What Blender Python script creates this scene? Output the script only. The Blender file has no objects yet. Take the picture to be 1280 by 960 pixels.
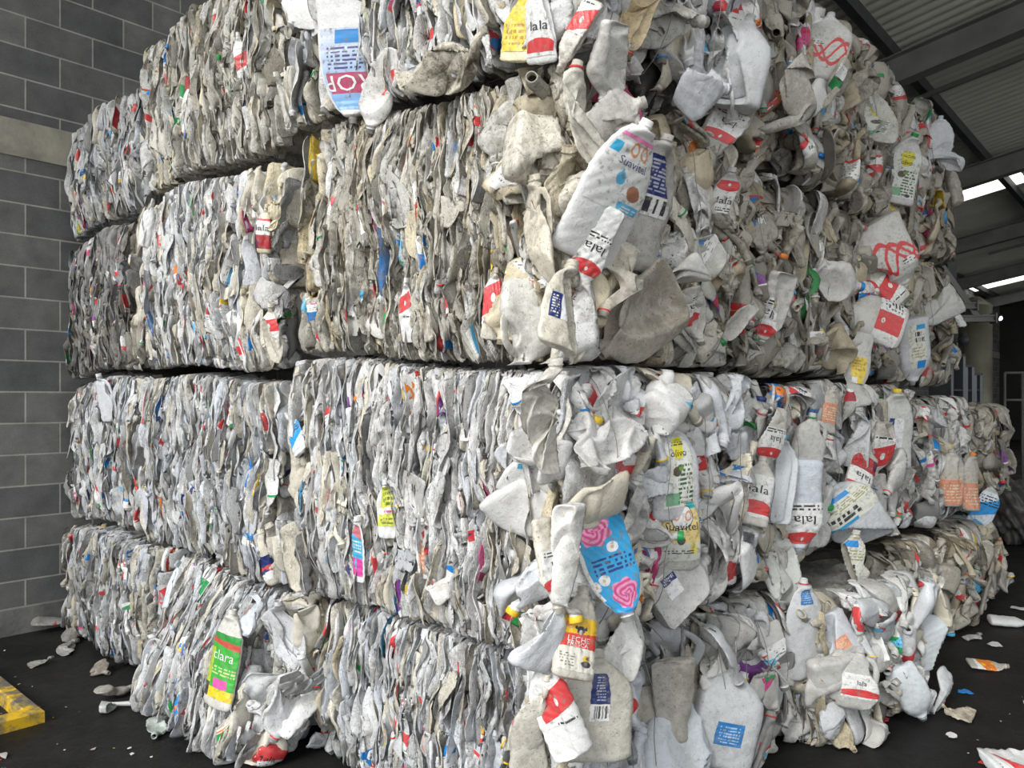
import bpy, math
import numpy as np
from mathutils import Vector, Matrix

rng = np.random.default_rng(11)
scene = bpy.context.scene
COL = scene.collection
F, HY, CAMZ = 960.0, 500.0, 1.53            # focal length in pixels, horizon row, eye height

# ------------------------------------------------------------------ the place's own axes
# the stack's near corner stands at C; U runs left along its left face, V runs back along its right face
C = np.array([0.12, 2.37, 0.0])
U = np.array([-0.745, 0.667, 0.0]); U /= np.linalg.norm(U)
V = np.array([0.667, 0.745, 0.0]); V /= np.linalg.norm(V)
Z = np.array([0.0, 0.0, 1.0])
AB = np.stack([U, V, Z])                    # rows: world = C + (a,b,z) @ AB


def W(a, b, z):
    return C + a * U + b * V + z * Z


def to_abz(P):
    return (P - C) @ AB.T


def from_abz(Q):
    return C + Q @ AB


def ray(px, py):
    return np.array([(px - 640.0) / F, 1.0, (HY - py) / F])


def hit(px, py, p0, n):
    o = np.array([0, 0, CAMZ]); d = ray(px, py)
    return o + d * (np.dot(p0 - o, n) / np.dot(d, n))


def project(P):
    return 640 + F * P[:, 0] / P[:, 1], HY - F * (P[:, 2] - CAMZ) / P[:, 1], P[:, 1]


# ------------------------------------------------------------------ materials
def nodes(name):
    m = bpy.data.materials.new(name); m.use_nodes = True
    nt = m.node_tree; bs = nt.nodes['Principled BSDF']
    return m, nt, bs


def N(nt, t, **kw):
    n = nt.nodes.new(t)
    for k, v in kw.items():
        setattr(n, k, v)
    return n


def link(nt, a, b):
    nt.links.new(a, b)


def ramp(nt, src, stops):
    r = N(nt, 'ShaderNodeValToRGB')
    el = r.color_ramp.elements
    while len(el) < len(stops):
        el.new(0.5)
    for e, (p, c) in zip(el, stops):
        e.position = p; e.color = (*c, 1) if len(c) == 3 else c
    link(nt, src, r.inputs[0])
    return r.outputs[0]


def mixc(nt, fac, a, b, mode='MIX'):
    m = N(nt, 'ShaderNodeMix', data_type='RGBA', blend_type=mode)
    for s, v in ((m.inputs[0], fac), (m.inputs[6], a), (m.inputs[7], b)):
        if isinstance(v, (int, float)):
            s.default_value = v
        elif isinstance(v, tuple):
            s.default_value = (*v, 1)
        else:
            link(nt, v, s)
    return m.outputs[2]


def math_(nt, op, a, b=0.0, c=0.0, clamp=False):
    m = N(nt, 'ShaderNodeMath', operation=op); m.use_clamp = clamp
    for s, v in zip(m.inputs, (a, b, c)):
        if isinstance(v, (int, float)):
            s.default_value = v
        else:
            link(nt, v, s)
    return m.outputs[0]


def noise(nt, vec, scale, detail=4, rough=0.55, dist=0.0):
    n = N(nt, 'ShaderNodeTexNoise')
    n.inputs['Scale'].default_value = scale; n.inputs['Detail'].default_value = detail
    n.inputs['Roughness'].default_value = rough; n.inputs['Distortion'].default_value = dist
    if vec is not None:
        link(nt, vec, n.inputs['Vector'])
    return n.outputs[0]


def mat_hdpe(name='milky_plastic', crease=0.0):
    m, nt, bs = nodes(name)
    at = N(nt, 'ShaderNodeAttribute', attribute_name='tint')
    pos = N(nt, 'ShaderNodeNewGeometry').outputs['Position']
    big = noise(nt, pos, 7, 3)
    fine = noise(nt, pos, 38, 5, 0.65, 0.6)
    d = math_(nt, 'ADD', math_(nt, 'MULTIPLY', big, 0.45), math_(nt, 'MULTIPLY', fine, 0.55))
    mr = N(nt, 'ShaderNodeMapRange', interpolation_type='SMOOTHSTEP')
    mr.inputs['From Min'].default_value = 0.42; mr.inputs['From Max'].default_value = 0.64
    link(nt, d, mr.inputs[0])
    stain = math_(nt, 'MULTIPLY', mr.outputs[0], at.outputs['Alpha'], clamp=True)
    col = mixc(nt, stain, at.outputs['Color'], (0.165, 0.142, 0.105))
    sp = noise(nt, pos, 170, 2, 0.5)
    spm = N(nt, 'ShaderNodeMapRange')
    spm.inputs['From Min'].default_value = 0.655; spm.inputs['From Max'].default_value = 0.715
    link(nt, sp, spm.inputs[0])
    sp2 = noise(nt, pos, 75, 3, 0.6)
    sm2 = N(nt, 'ShaderNodeMapRange'); sm2.inputs['From Min'].default_value = 0.625; sm2.inputs['From Max'].default_value = 0.70
    link(nt, sp2, sm2.inputs[0])
    col = mixc(nt, math_(nt, 'MULTIPLY', sm2.outputs[0], at.outputs['Alpha'], clamp=True), col, (0.07, 0.06, 0.05))
    spk = math_(nt, 'MULTIPLY', spm.outputs[0], math_(nt, 'ADD', at.outputs['Alpha'], 0.2), clamp=True)
    col = mixc(nt, spk, col, (0.05, 0.045, 0.04))
    link(nt, col, bs.inputs['Base Color'])
    bs.inputs['Roughness'].default_value = 0.38
    bs.inputs['Specular IOR Level'].default_value = 0.45
    bn = noise(nt, pos, 55, 3, 0.6, 1.2)
    if crease:
        mp = N(nt, 'ShaderNodeMapping'); mp.inputs['Scale'].default_value = (1, 1, 0.35); link(nt, pos, mp.inputs[0])
        rdg = math_(nt, 'ABSOLUTE', math_(nt, 'SUBTRACT', noise(nt, mp.outputs[0], 95, 3, 0.6, 1.5), 0.5))
        bn = math_(nt, 'ADD', math_(nt, 'MULTIPLY', bn, 0.6), math_(nt, 'MULTIPLY', rdg, crease))
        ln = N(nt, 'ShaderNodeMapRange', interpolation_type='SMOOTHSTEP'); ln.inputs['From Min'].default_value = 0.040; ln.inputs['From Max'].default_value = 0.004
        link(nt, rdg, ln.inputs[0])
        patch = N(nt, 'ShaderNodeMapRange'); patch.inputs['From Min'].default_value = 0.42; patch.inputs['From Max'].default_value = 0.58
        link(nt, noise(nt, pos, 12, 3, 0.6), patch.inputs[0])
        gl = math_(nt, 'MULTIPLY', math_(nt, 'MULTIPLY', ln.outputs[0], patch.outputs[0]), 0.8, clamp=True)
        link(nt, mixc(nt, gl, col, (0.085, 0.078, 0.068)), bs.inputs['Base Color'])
    bp = N(nt, 'ShaderNodeBump'); bp.inputs['Strength'].default_value = 0.7 if crease else 0.4
    bp.inputs['Distance'].default_value = 0.006
    link(nt, bn, bp.inputs['Height']); link(nt, bp.outputs[0], bs.inputs['Normal'])
    return m


def mat_gloss():
    m, nt, bs = nodes('coloured_plastic')
    at = N(nt, 'ShaderNodeAttribute', attribute_name='tint')
    pos = N(nt, 'ShaderNodeNewGeometry').outputs['Position']
    sp = ramp(nt, noise(nt, pos, 60, 4, 0.6), [(0.52, (0, 0, 0)), (0.72, (1, 1, 1))])
    f = math_(nt, 'MULTIPLY', sp, at.outputs['Alpha'])
    link(nt, mixc(nt, f, at.outputs['Color'], (0.22, 0.2, 0.16)), bs.inputs['Base Color'])
    bs.inputs['Roughness'].default_value = 0.4
    return m


def mat_label():
    """printed sleeve: white ground, a band of colour A, a blot of colour B, rows of small print"""
    m, nt, bs = nodes('printed_label')
    A = N(nt, 'ShaderNodeAttribute', attribute_name='ca')
    B = N(nt, 'ShaderNodeAttribute', attribute_name='cb')
    uv = N(nt, 'ShaderNodeAttribute', attribute_name='luv')
    sx = N(nt, 'ShaderNodeSeparateXYZ'); link(nt, uv.outputs['Vector'], sx.inputs[0])
    u, v, seed = sx.outputs
    # band edge wanders with u
    edge = math_(nt, 'ADD', A.outputs['Alpha'], math_(nt, 'MULTIPLY', math_(nt, 'SINE', math_(nt, 'MULTIPLY_ADD', u, 5.0, seed)), 0.13))
    band = math_(nt, 'GREATER_THAN', v, edge)
    col = mixc(nt, band, (0.78, 0.78, 0.76), A.outputs['Color'])
    # blot
    cmb = N(nt, 'ShaderNodeCombineXYZ'); link(nt, u, cmb.inputs[0]); link(nt, v, cmb.inputs[1]); link(nt, seed, cmb.inputs[2])
    bl = noise(nt, cmb.outputs[0], 3.2, 1, 0.4)
    blm = math_(nt, 'GREATER_THAN', bl, math_(nt, 'SUBTRACT', 1.0, B.outputs['Alpha']))
    col = mixc(nt, blm, col, B.outputs['Color'])
    # small print in rows
    row = math_(nt, 'FRACT', math_(nt, 'MULTIPLY', v, 9.0))
    rm = math_(nt, 'LESS_THAN', row, 0.45)
    cm2 = N(nt, 'ShaderNodeCombineXYZ')
    link(nt, math_(nt, 'MULTIPLY', u, 34.0), cm2.inputs[0])
    link(nt, math_(nt, 'FLOOR', math_(nt, 'MULTIPLY', v, 9.0)), cm2.inputs[1]); link(nt, seed, cm2.inputs[2])
    pr = math_(nt, 'GREATER_THAN', noise(nt, cm2.outputs[0], 1.0, 2, 0.5), 0.53)
    zone = math_(nt, 'GREATER_THAN', noise(nt, cmb.outputs[0], 2.1, 0, 0.4), 0.52)
    ink = math_(nt, 'MULTIPLY', math_(nt, 'MULTIPLY', rm, pr), zone)
    col = mixc(nt, math_(nt, 'MULTIPLY', ink, 0.8), col, (0.05, 0.05, 0.07))
    pos = N(nt, 'ShaderNodeNewGeometry').outputs['Position']
    dn = ramp(nt, noise(nt, pos, 45, 5, 0.65), [(0.5, (0, 0, 0)), (0.75, (1, 1, 1))])
    col = mixc(nt, math_(nt, 'MULTIPLY', dn, 0.45), col, (0.25, 0.225, 0.18))
    link(nt, col, bs.inputs['Base Color'])
    bs.inputs['Roughness'].default_value = 0.38
    return m


M_HDPE, M_LABEL, M_GLOSS = mat_hdpe(), mat_label(), mat_gloss()
M_CRUSH = mat_hdpe('creased_milky_plastic', 2.2)


def mat_simple(name, col, rough=0.7, metal=0.0, var=0.25, scale=6.0, bump=0.0, bscale=60):
    m, nt, bs = nodes(name)
    pos = N(nt, 'ShaderNodeNewGeometry').outputs['Position']
    n = noise(nt, pos, scale, 5, 0.6)
    lo = tuple(c * (1 - var) for c in col); hi = tuple(min(1, c * (1 + var)) for c in col)
    link(nt, ramp(nt, n, [(0.3, lo), (0.7, hi)]), bs.inputs['Base Color'])
    bs.inputs['Roughness'].default_value = rough; bs.inputs['Metallic'].default_value = metal
    if bump:
        bp = N(nt, 'ShaderNodeBump'); bp.inputs['Strength'].default_value = bump; bp.inputs['Distance'].default_value = 0.01
        link(nt, noise(nt, pos, bscale, 5, 0.6), bp.inputs['Height']); link(nt, bp.outputs[0], bs.inputs['Normal'])
    return m


# ------------------------------------------------------------------ mesh building
class Buf:
    """vertices, quads / triangles and per-point attributes, gathered into one mesh"""

    def __init__(s):
        s.v, s.f, s.m, s.t, s.a, s.b, s.uv, s.n = [], [], [], [], [], [], [], 0
        s.sm = []

    def add(s, v, f, mat=0, tint=(1, 1, 1, 0), ca=(0, 0, 0, 1), cb=(0, 0, 0, 0), uv=None, smooth=True):
        v = np.asarray(v, np.float32).reshape(-1, 3); k = len(v)
        f = np.asarray(f, np.int32)
        s.v.append(v); s.f.append(f + s.n); s.m.append(np.full(len(f), mat, np.int32))
        s.sm.append(np.full(len(f), smooth, bool))
        for lst, val in ((s.t, tint), (s.a, ca), (s.b, cb)):
            val = np.asarray(val, np.float32)
            lst.append(np.broadcast_to(val, (k, 4)) if val.ndim == 1 else val)
        s.uv.append(np.zeros((k, 3), np.float32) if uv is None else np.asarray(uv, np.float32))
        s.n += k

    def build(s, name, mats, parent=None, origin=None, labels=False):
        me = bpy.data.meshes.new(name)
        v = np.concatenate(s.v)
        if origin is None:
            origin = (v.min(0) + v.max(0)) / 2
        origin = np.asarray(origin, np.float64)
        v = v - origin.astype(np.float32)
        me.vertices.add(len(v)); me.vertices.foreach_set('co', v.ravel())
        tot = np.concatenate([np.full(len(f), f.shape[1], np.int32) for f in s.f])
        lv = np.concatenate([f.ravel() for f in s.f])
        me.loops.add(len(lv)); me.loops.foreach_set('vertex_index', lv)
        me.polygons.add(len(tot))
        me.polygons.foreach_set('loop_start', np.concatenate([[0], np.cumsum(tot)[:-1]]).astype(np.int32))
        me.polygons.foreach_set('material_index', np.concatenate(s.m))
        me.polygons.foreach_set('use_smooth', np.concatenate(s.sm))
        for nm, arr in (('tint', s.t),) + ((('ca', s.a), ('cb', s.b)) if labels else ()):
            at = me.attributes.new(nm, 'FLOAT_COLOR', 'POINT')
            at.data.foreach_set('color', np.concatenate(arr).ravel())
        if labels:
            at = me.attributes.new('luv', 'FLOAT_VECTOR', 'POINT')
            at.data.foreach_set('vector', np.concatenate(s.uv).ravel())
        for m in mats:
            me.materials.append(m)
        me.update(calc_edges=True)
        o = bpy.data.objects.new(name, me); COL.objects.link(o)
        if parent is not None:
            o.parent = parent
            origin = origin - np.array(parent['_at'])
        o.location = origin
        if parent is not None:
            o['_at'] = [float(x) for x in (origin + np.array(parent['_at']))]
        else:
            o['_at'] = [float(x) for x in origin]
        return o


def grid_faces(nr, ns, wrap=True):
    i = np.arange(nr - 1)[:, None]; j = np.arange(ns if wrap else ns - 1)[None, :]
    j2 = (j + 1) % ns
    return np.stack([i * ns + j, i * ns + j2, (i + 1) * ns + j2, (i + 1) * ns + j], -1).reshape(-1, 4)


_GF = {}


def gf(nr, ns, wrap=True):
    k = (nr, ns, wrap)
    if k not in _GF:
        _GF[k] = grid_faces(nr, ns, wrap)
    return _GF[k]


# ------------------------------------------------------------------ bottles
def sstep(x, a, b):
    t = np.clip((x - a) / (b - a), 0, 1)
    return t * t * (3 - 2 * t)


# kind: height, half width a, half depth b, neck radius, [(height fraction, width fraction)] up the body, squareness, handle
KINDS = {
    'jug':    (0.265, 0.080, 0.078, 0.019, [(0.015, 0.86), (0.05, 1), (0.3, 1.0), (0.55, 1.0), (0.66, 0.95), (0.77, 0.70), (0.85, 0.38), (0.885, 0.27)], 3.6, True),
    'litre':  (0.245, 0.046, 0.046, 0.0165, [(0.015, 0.85), (0.05, 1), (0.3, 1.0), (0.62, 1.0), (0.70, 0.96), (0.80, 0.72), (0.87, 0.46), (0.90, 0.38)], 2.2, False),
    'square': (0.240, 0.052, 0.050, 0.0175, [(0.015, 0.86), (0.05, 1), (0.3, 1.0), (0.60, 1.0), (0.72, 0.86), (0.82, 0.56), (0.88, 0.40), (0.90, 0.36)], 4.0, False),
    'oval':   (0.270, 0.062, 0.036, 0.019, [(0.015, 0.86), (0.05, 1), (0.25, 1.0), (0.5, 0.97), (0.65, 0.86), (0.78, 0.66), (0.87, 0.44), (0.90, 0.36)], 2.4, False),
    'bleach': (0.285, 0.058, 0.056, 0.0185, [(0.015, 0.86), (0.04, 1), (0.3, 1.0), (0.52, 0.98), (0.62, 0.86), (0.76, 0.58), (0.87, 0.36), (0.90, 0.33)], 2.2, True),
    'big':    (0.330, 0.105, 0.090, 0.022, [(0.015, 0.88), (0.05, 1), (0.3, 1.0), (0.62, 1.0), (0.74, 0.88), (0.83, 0.58), (0.88, 0.30), (0.90, 0.23)], 3.0, True),
}


class Bottle:
    def __init__(s, kind, nr=24, ns=20, f=0.15, g=0.45, dents=3, crump=0.004, bend=0.0, scale=1.0, ribs=0.0, handle=None, wob=0.0, neckf=1.0, dd=(0.25, 0.85), tilt=0.55):
        s.neckf = neckf
        H, a, b, rn, body, sq, hd = KINDS[kind]
        s.kind, s.H, s.a, s.b, s.rn, s.nr, s.ns = kind, H * scale, a * scale, b * scale, rn * min(scale, 1.05), nr, ns
        s.f, s.g, s.crump, s.bend = f, g, crump, bend
        a, b, H = s.a, s.b, s.H
        s.has_handle = hd if handle is None else handle
        zk = [0.0] + [q[0] for q in body]; wk = [0.02] + [q[1] for q in body]
        nb = nr - 8                                          # body rings, then 8 for the neck
        L = np.concatenate([[0], np.cumsum(np.hypot(np.diff(zk) * H, np.diff(wk) * a))])
        tt = np.linspace(0, L[-1], nb)
        zz = np.interp(tt, L, zk) * H; ww = np.interp(tt, L, wk)
        w0 = wk[-1]
        ra = list(ww * a); rb = list(np.where(zz < 0.8 * H, ww * b, ww * b + (a - b) * w0 * sstep(zz, 0.7 * H, 0.9 * H)))
        se = list(2 + (sq - 2) * (1 - sstep(zz, 0.6 * H, 0.86 * H)))
        n0 = 0.905 * H; r = s.rn
        for z, q in ((n0, r), (n0 + .006, r), (n0 + .007, r * 1.13), (n0 + .010, r * 1.13), (n0 + .011, r * .97), (n0 + .026, r * .95), (n0 + .026, r * .78), (n0 + .004, r * .74)):
            zz = np.append(zz, z); ra.append(q); rb.append(q); se.append(2.0)
        s.ztop = n0 + .026; s.n0 = n0
        s.prof = (zz, np.array(ra), np.array(rb), np.array(se))
        th = np.linspace(0, 2 * np.pi, ns, endpoint=False)
        s.th = th
        c, sn = np.cos(th)[None], np.sin(th)[None]
        e = s.prof[3][:, None]
        k = (np.abs(c) ** e + np.abs(sn) ** e) ** (-1 / e)
        x = s.prof[2][:, None] * c * k; y = s.prof[1][:, None] * sn * k
        z = np.repeat(zz[:, None], ns, 1)
        if ribs:
            mk = sstep(z, .1 * H, .2 * H) * (1 - sstep(z, .55 * H, .62 * H))
            q = 1 + ribs * np.sin(z / H * 2 * np.pi * 9) * mk
            x = x * q; y = y * q
        if s.has_handle:
            hz = np.exp(-((z / H - 0.64) / 0.13) ** 2)
            y = y - a * 0.62 * hz * np.clip(sn, 0, 1) ** 1.5
        P = np.stack([x, y, z], -1)
        # ---- random damage, fixed for this bottle
        s.dn = []
        for _ in range(dents):
            t = rng.uniform(0, 2 * np.pi); tl = rng.normal(0, tilt)
            n = np.array([math.cos(t) * math.cos(tl), math.sin(t) * math.cos(tl), math.sin(tl)])
            cc = np.array([0, 0, rng.uniform(0.1, 0.8) * H])
            s.dn.append((n, cc, rng.uniform(*dd) * min(a, b)))
        s.ck = [(rng.normal(0, 1, 2) * 2 * np.pi / rng.uniform(0.05, 0.14), rng.uniform(0, 6.28)) for _ in range(3)]
        s.ck2 = [(rng.normal(0, 1, 2) * 2 * np.pi / rng.uniform(0.04, 0.09), rng.uniform(0, 6.28)) for _ in range(2)]
        s.wob = wob; s.wk = (rng.uniform(0.07, 0.18), rng.uniform(0, 6.28))
        s.tw = rng.normal(0, 0.35)
        s.wk2 = (rng.uniform(0.7, 1.8) * H, rng.uniform(0, 6.28))
        s.grid = s.deform(P.reshape(-1, 3)).reshape(len(zz), ns, 3)
        s.hgrid = None
        if s.has_handle:
            pts = np.array([[0, .30 * a, .84 * H], [0, .62 * a, .82 * H], [0, .86 * a, .74 * H], [0, .92 * a, .62 * H], [0, .90 * a, .50 * H], [0, .78 * a, .42 * H]])
            tq = np.linspace(0, 5, 11)
            pc = np.stack([np.interp(tq, range(6), pts[:, i]) for i in range(3)], -1)
            d = np.gradient(pc, axis=0); d /= np.linalg.norm(d, axis=1)[:, None]
            nx = np.array([1.0, 0, 0]); ny = np.cross(d, nx)
            t8 = np.linspace(0, 2 * np.pi, 8, endpoint=False)
            rr = 0.16 * a
            G = pc[:, None] + rr * (np.cos(t8)[None, :, None] * nx + np.sin(t8)[None, :, None] * ny[:, None])
            s.hgrid = s.deform(G.reshape(-1, 3)).reshape(11, 8, 3)
        s.M = np.eye(3); s.c = np.zeros(3)

    def deform(s, P):
        P = P.copy(); H = s.H
        m = sstep(P[:, 2], 0.84 * H, 0.905 * H)
        w = 1 - m
        for n, cc, d in s.dn:
            q = (P - cc) @ n - d
            e = 0.0035
            nq = np.where(q > -4 * e, -np.sqrt(q * q + e * e), q)
            P = P + ((nq - q) * w)[:, None] * n
        f = s.f
        P[:, 0] *= f + (s.neckf - f) * m
        P[:, 1] *= 1 + s.g * (1 - f) * w
        yz = P[:, 1:3]
        d = sum(np.abs(np.sin(yz @ k + p)) - 0.64 for k, p in s.ck) * s.crump
        d2 = sum(np.abs(np.sin(yz @ k + p)) - 0.64 for k, p in s.ck2) * s.crump
        P[:, 0] += d * w
        P[:, 1] += d2 * w * 1.2
        P[:, 2] += d2 * w * 0.6
        P[:, 1] += s.a * 0.07 * np.sin(P[:, 2] / s.wk2[0] * 6.28 + s.wk2[1]) * w
        t = (P[:, 2] - 0.45 * H) / H
        P[:, 0] += s.bend * t * t * H + s.wob * np.sin(P[:, 2] / s.wk[0] * 6.28 + s.wk[1])
        if s.tw:
            P[:, 1] += s.tw * 0.25 * t * t * H
        P[:, 2] -= 0.45 * H
        return P

    def place(s, centre, n, axis):
        n = n / np.linalg.norm(n)
        axis = axis - n * np.dot(axis, n); axis = axis / np.linalg.norm(axis)
        B = np.stack([n, np.cross(axis, n), axis])
        s.grid = s.grid @ B + centre
        if s.hgrid is not None:
            s.hgrid = s.hgrid @ B + centre

    def apply(s, fn):
        sh = s.grid.shape
        s.grid = fn(s.grid.reshape(-1, 3)).reshape(sh)
        if s.hgrid is not None:
            sh = s.hgrid.shape
            s.hgrid = fn(s.hgrid.reshape(-1, 3)).reshape(sh)

    def shift(s, d):
        s.grid = s.grid + d
        if s.hgrid is not None:
            s.hgrid = s.hgrid + d

    def neck(s):
        g = s.grid
        c0, c1 = g[-8].mean(0), g[-3].mean(0)
        d = c1 - c0; d /= max(np.linalg.norm(d), 1e-6)
        r = np.linalg.norm(g[-4] - g[-4].mean(0), axis=1).mean()
        return c0, c1, d, r


def frame(d):
    t = np.array([0, 0, 1.0]) if abs(d[2]) < 0.9 else np.array([1.0, 0, 0])
    x = np.cross(t, d); x /= np.linalg.norm(x)
    return x, np.cross(d, x)


def lathe(c, d, prof, ns=16, ridge=0.0):
    x, y = frame(d)
    th = np.linspace(0, 2 * np.pi, ns, endpoint=False)
    rg = 1 + ridge * ((np.arange(ns) % 2) * 2 - 1)
    G = []
    for z, r in prof:
        q = rg if ridge and r > prof[-1][1] + 1e-4 else np.ones(ns)
        G.append(c + d * z + r * q[:, None] * (np.cos(th)[:, None] * x + np.sin(th)[:, None] * y))
    return np.concatenate(G), gf(len(prof), ns)


def add_cap(buf, b, tint, mat):
    c0, c1, d, r = b.neck()
    R = r * 1.28
    v, f = lathe(c0 + d * 0.010, d, [(0, R * .96), (0.002, R), (0.017, R), (0.0195, R * .93), (0.0205, R * .80), (0.0205, .0005)], 24, 0.025)
    buf.add(v, f, mat, tint)


def add_ring(buf, b, tint, mat):
    c0, c1, d, r = b.neck()
    R = r * 1.16
    v, f = lathe(c0 + d * 0.0035, d, [(0, R * .98), (0.0008, R * 1.12), (0.0055, R * 1.12), (0.0063, R * .98)], 18)
    buf.add(v, f, mat, tint)


def label_grid(b, i0, i1, j0, j1, up=2, off=0.0009):
    """the bottle's own surface between rings i0..i1 and segments j0..j1 (may wrap), refined and lifted off it"""
    js = np.arange(j0, j1 + 1) % b.ns
    G = b.grid[i0:i1 + 1][:, js]
    nr, nc = G.shape[:2]
    dz = np.gradient(G, axis=0); dt = np.gradient(G, axis=1)
    n = np.cross(dt, dz); n /= np.maximum(np.linalg.norm(n, axis=2), 1e-9)[..., None]
    r = np.linspace(0, nr - 1, (nr - 1) * up + 1); c = np.linspace(0, nc - 1, (nc - 1) * up + 1)

    def smp(A):
        r0 = np.minimum(r.astype(int), nr - 2); c0 = np.minimum(c.astype(int), nc - 2)
        fr = (r - r0)[:, None, None]; fc = (c - c0)[None, :, None]
        return ((A[r0][:, c0] * (1 - fc) + A[r0][:, c0 + 1] * fc) * (1 - fr) + (A[r0 + 1][:, c0] * (1 - fc) + A[r0 + 1][:, c0 + 1] * fc) * fr)
    G2, n2 = smp(G), smp(n)
    uu, vv = np.meshgrid(np.linspace(0, 1, G2.shape[1]), np.linspace(0, 1, G2.shape[0]))
    return G2 + off * n2, n2, uu, vv


RED, DRED, BLUE, NAVY, GREEN, YEL, ORG, PINK, LBLUE, PURP = ((0.66, 0.055, 0.06), (0.40, 0.02, 0.03), (0.01, 0.22, 0.62), (0.015, 0.03, 0.16), (0.01, 0.30, 0.07),
    (0.80, 0.55, 0.03), (0.78, 0.22, 0.03), (0.72, 0.08, 0.28), (0.10, 0.45, 0.72), (0.22, 0.05, 0.30))
LAB_COLS = [RED] * 14 + [BLUE] * 4 + [NAVY, GREEN, GREEN, YEL, YEL, ORG, PINK, LBLUE, LBLUE, DRED, PURP]
CAP_COLS = [RED, RED, RED, GREEN, GREEN, BLUE, BLUE, YEL, (0.75, 0.75, 0.73), (0.75, 0.75, 0.73), NAVY, ORG, LBLUE]


def pick(lst):
    return lst[int(rng.integers(len(lst)))]


class Item:
    """one crushed bottle: its shell, and what is on it"""
    __slots__ = ('b', 'tint', 'cap', 'ring', 'label', 'hero', 'seen', 'text', 'edge')

    def __init__(s, b, tint):
        s.b, s.tint, s.cap, s.ring, s.label, s.hero, s.seen, s.text, s.edge = b, tint, None, None, None, None, 0, None, False

    def shell(s, buf, mat=0):
        g = s.b.grid
        buf.add(g, gf(g.shape[0], g.shape[1]), mat, s.tint)
        if s.b.hgrid is not None:
            buf.add(s.b.hgrid, gf(11, 8), mat, s.tint)

    def label_geo(s, buf, mat, up=1):
        i0, i1, j0, j1, ca, cb, seed = s.label
        G, n, uu, vv = label_grid(s.b, i0, i1, j0, j1, up)
        buf.add(G, gf(*G.shape[:2], False), mat, (1, 1, 1, 0), ca, cb, np.stack([uu, vv, np.full_like(uu, seed)], -1).reshape(-1, 3))
        return G, n


def dress(it, p_label, p_cap, p_ring, face=None):
    b = it.b
    nb = b.nr - 8
    if rng.random() < p_label:
        i0 = int(nb * rng.uniform(0.22, 0.45)); i1 = min(nb - 3, i0 + max(3, int(nb * rng.uniform(0.2, 0.42))))
        if rng.random() < 0.45:
            j0, j1 = 0, b.ns
        else:
            w = int(b.ns * rng.uniform(0.2, 0.42)); j0 = int(rng.integers(b.ns)) if face is None else int(b.ns * 2 - w // 2 + rng.integers(-2, 3)); j1 = j0 + w
        A, B = pick(LAB_COLS), pick(LAB_COLS)
        it.label = (i0, i1, j0, j1, (*A, rng.uniform(0.15, 0.8)), (*B, rng.uniform(0.2, 0.46)), float(rng.uniform(0, 20)))
    if rng.random() < p_cap:
        it.cap = (*pick(CAP_COLS), 0.4)
    elif rng.random() < p_ring:
        it.ring = (*pick([RED, RED, RED, RED, GREEN, BLUE, YEL, (0.7, 0.7, 0.68)]), 0.3)


def bottle_tint(base, dirt):
    r = rng.random()
    v = rng.normal(1.0, 0.10)
    c = np.array(base) * v
    if r < 0.16:
        c = c * np.array([1.0, 0.93, 0.78])
    elif r < 0.34:
        c = c * np.array([0.94, 0.98, 1.05])
    elif r < 0.44:
        c = c * rng.uniform(0.36, 0.72)
    elif r < 0.51:
        c = np.array([0.80, 0.80, 0.79])
    elif r < 0.514:
        c = np.array(pick([YEL, BLUE, LBLUE, GREEN, RED, ORG, PINK])) * 0.8
    return (*np.clip(c, 0.02, 0.84), float(np.clip(dirt * rng.uniform(0.3, 1.5), 0, 1)))


def sag(Q):
    """the whole stack has settled unevenly: courses wander a little (place coordinates a, b, z)"""
    Q = Q.copy()
    a, b, z = Q[:, 0], Q[:, 1], Q[:, 2]
    h = np.clip(z / 0.7, 0, 1)
    col = (a < 1.47) & (b < 1.21)
    z = z + np.where(col, (0.090 * np.clip(a, -.1, 1.5) - 0.055 + 0.03 * np.clip(b, 0, 1.2)) * sstep(z, 0.72, 1.6), 0.0)
    Q[:, 2] = z + h * (0.018 * np.sin(2.3 * a + 1.0) + 0.016 * np.sin(5.1 * a + 2.2) + 0.02 * np.sin(2.7 * b + 0.4) + 0.012 * np.sin(6.3 * b))
    return Q


def roundoff(d, r):
    d = np.clip(d, -0.02, r)
    return r - np.sqrt(np.maximum(r * r - (r - d) ** 2, 0.0))


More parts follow.
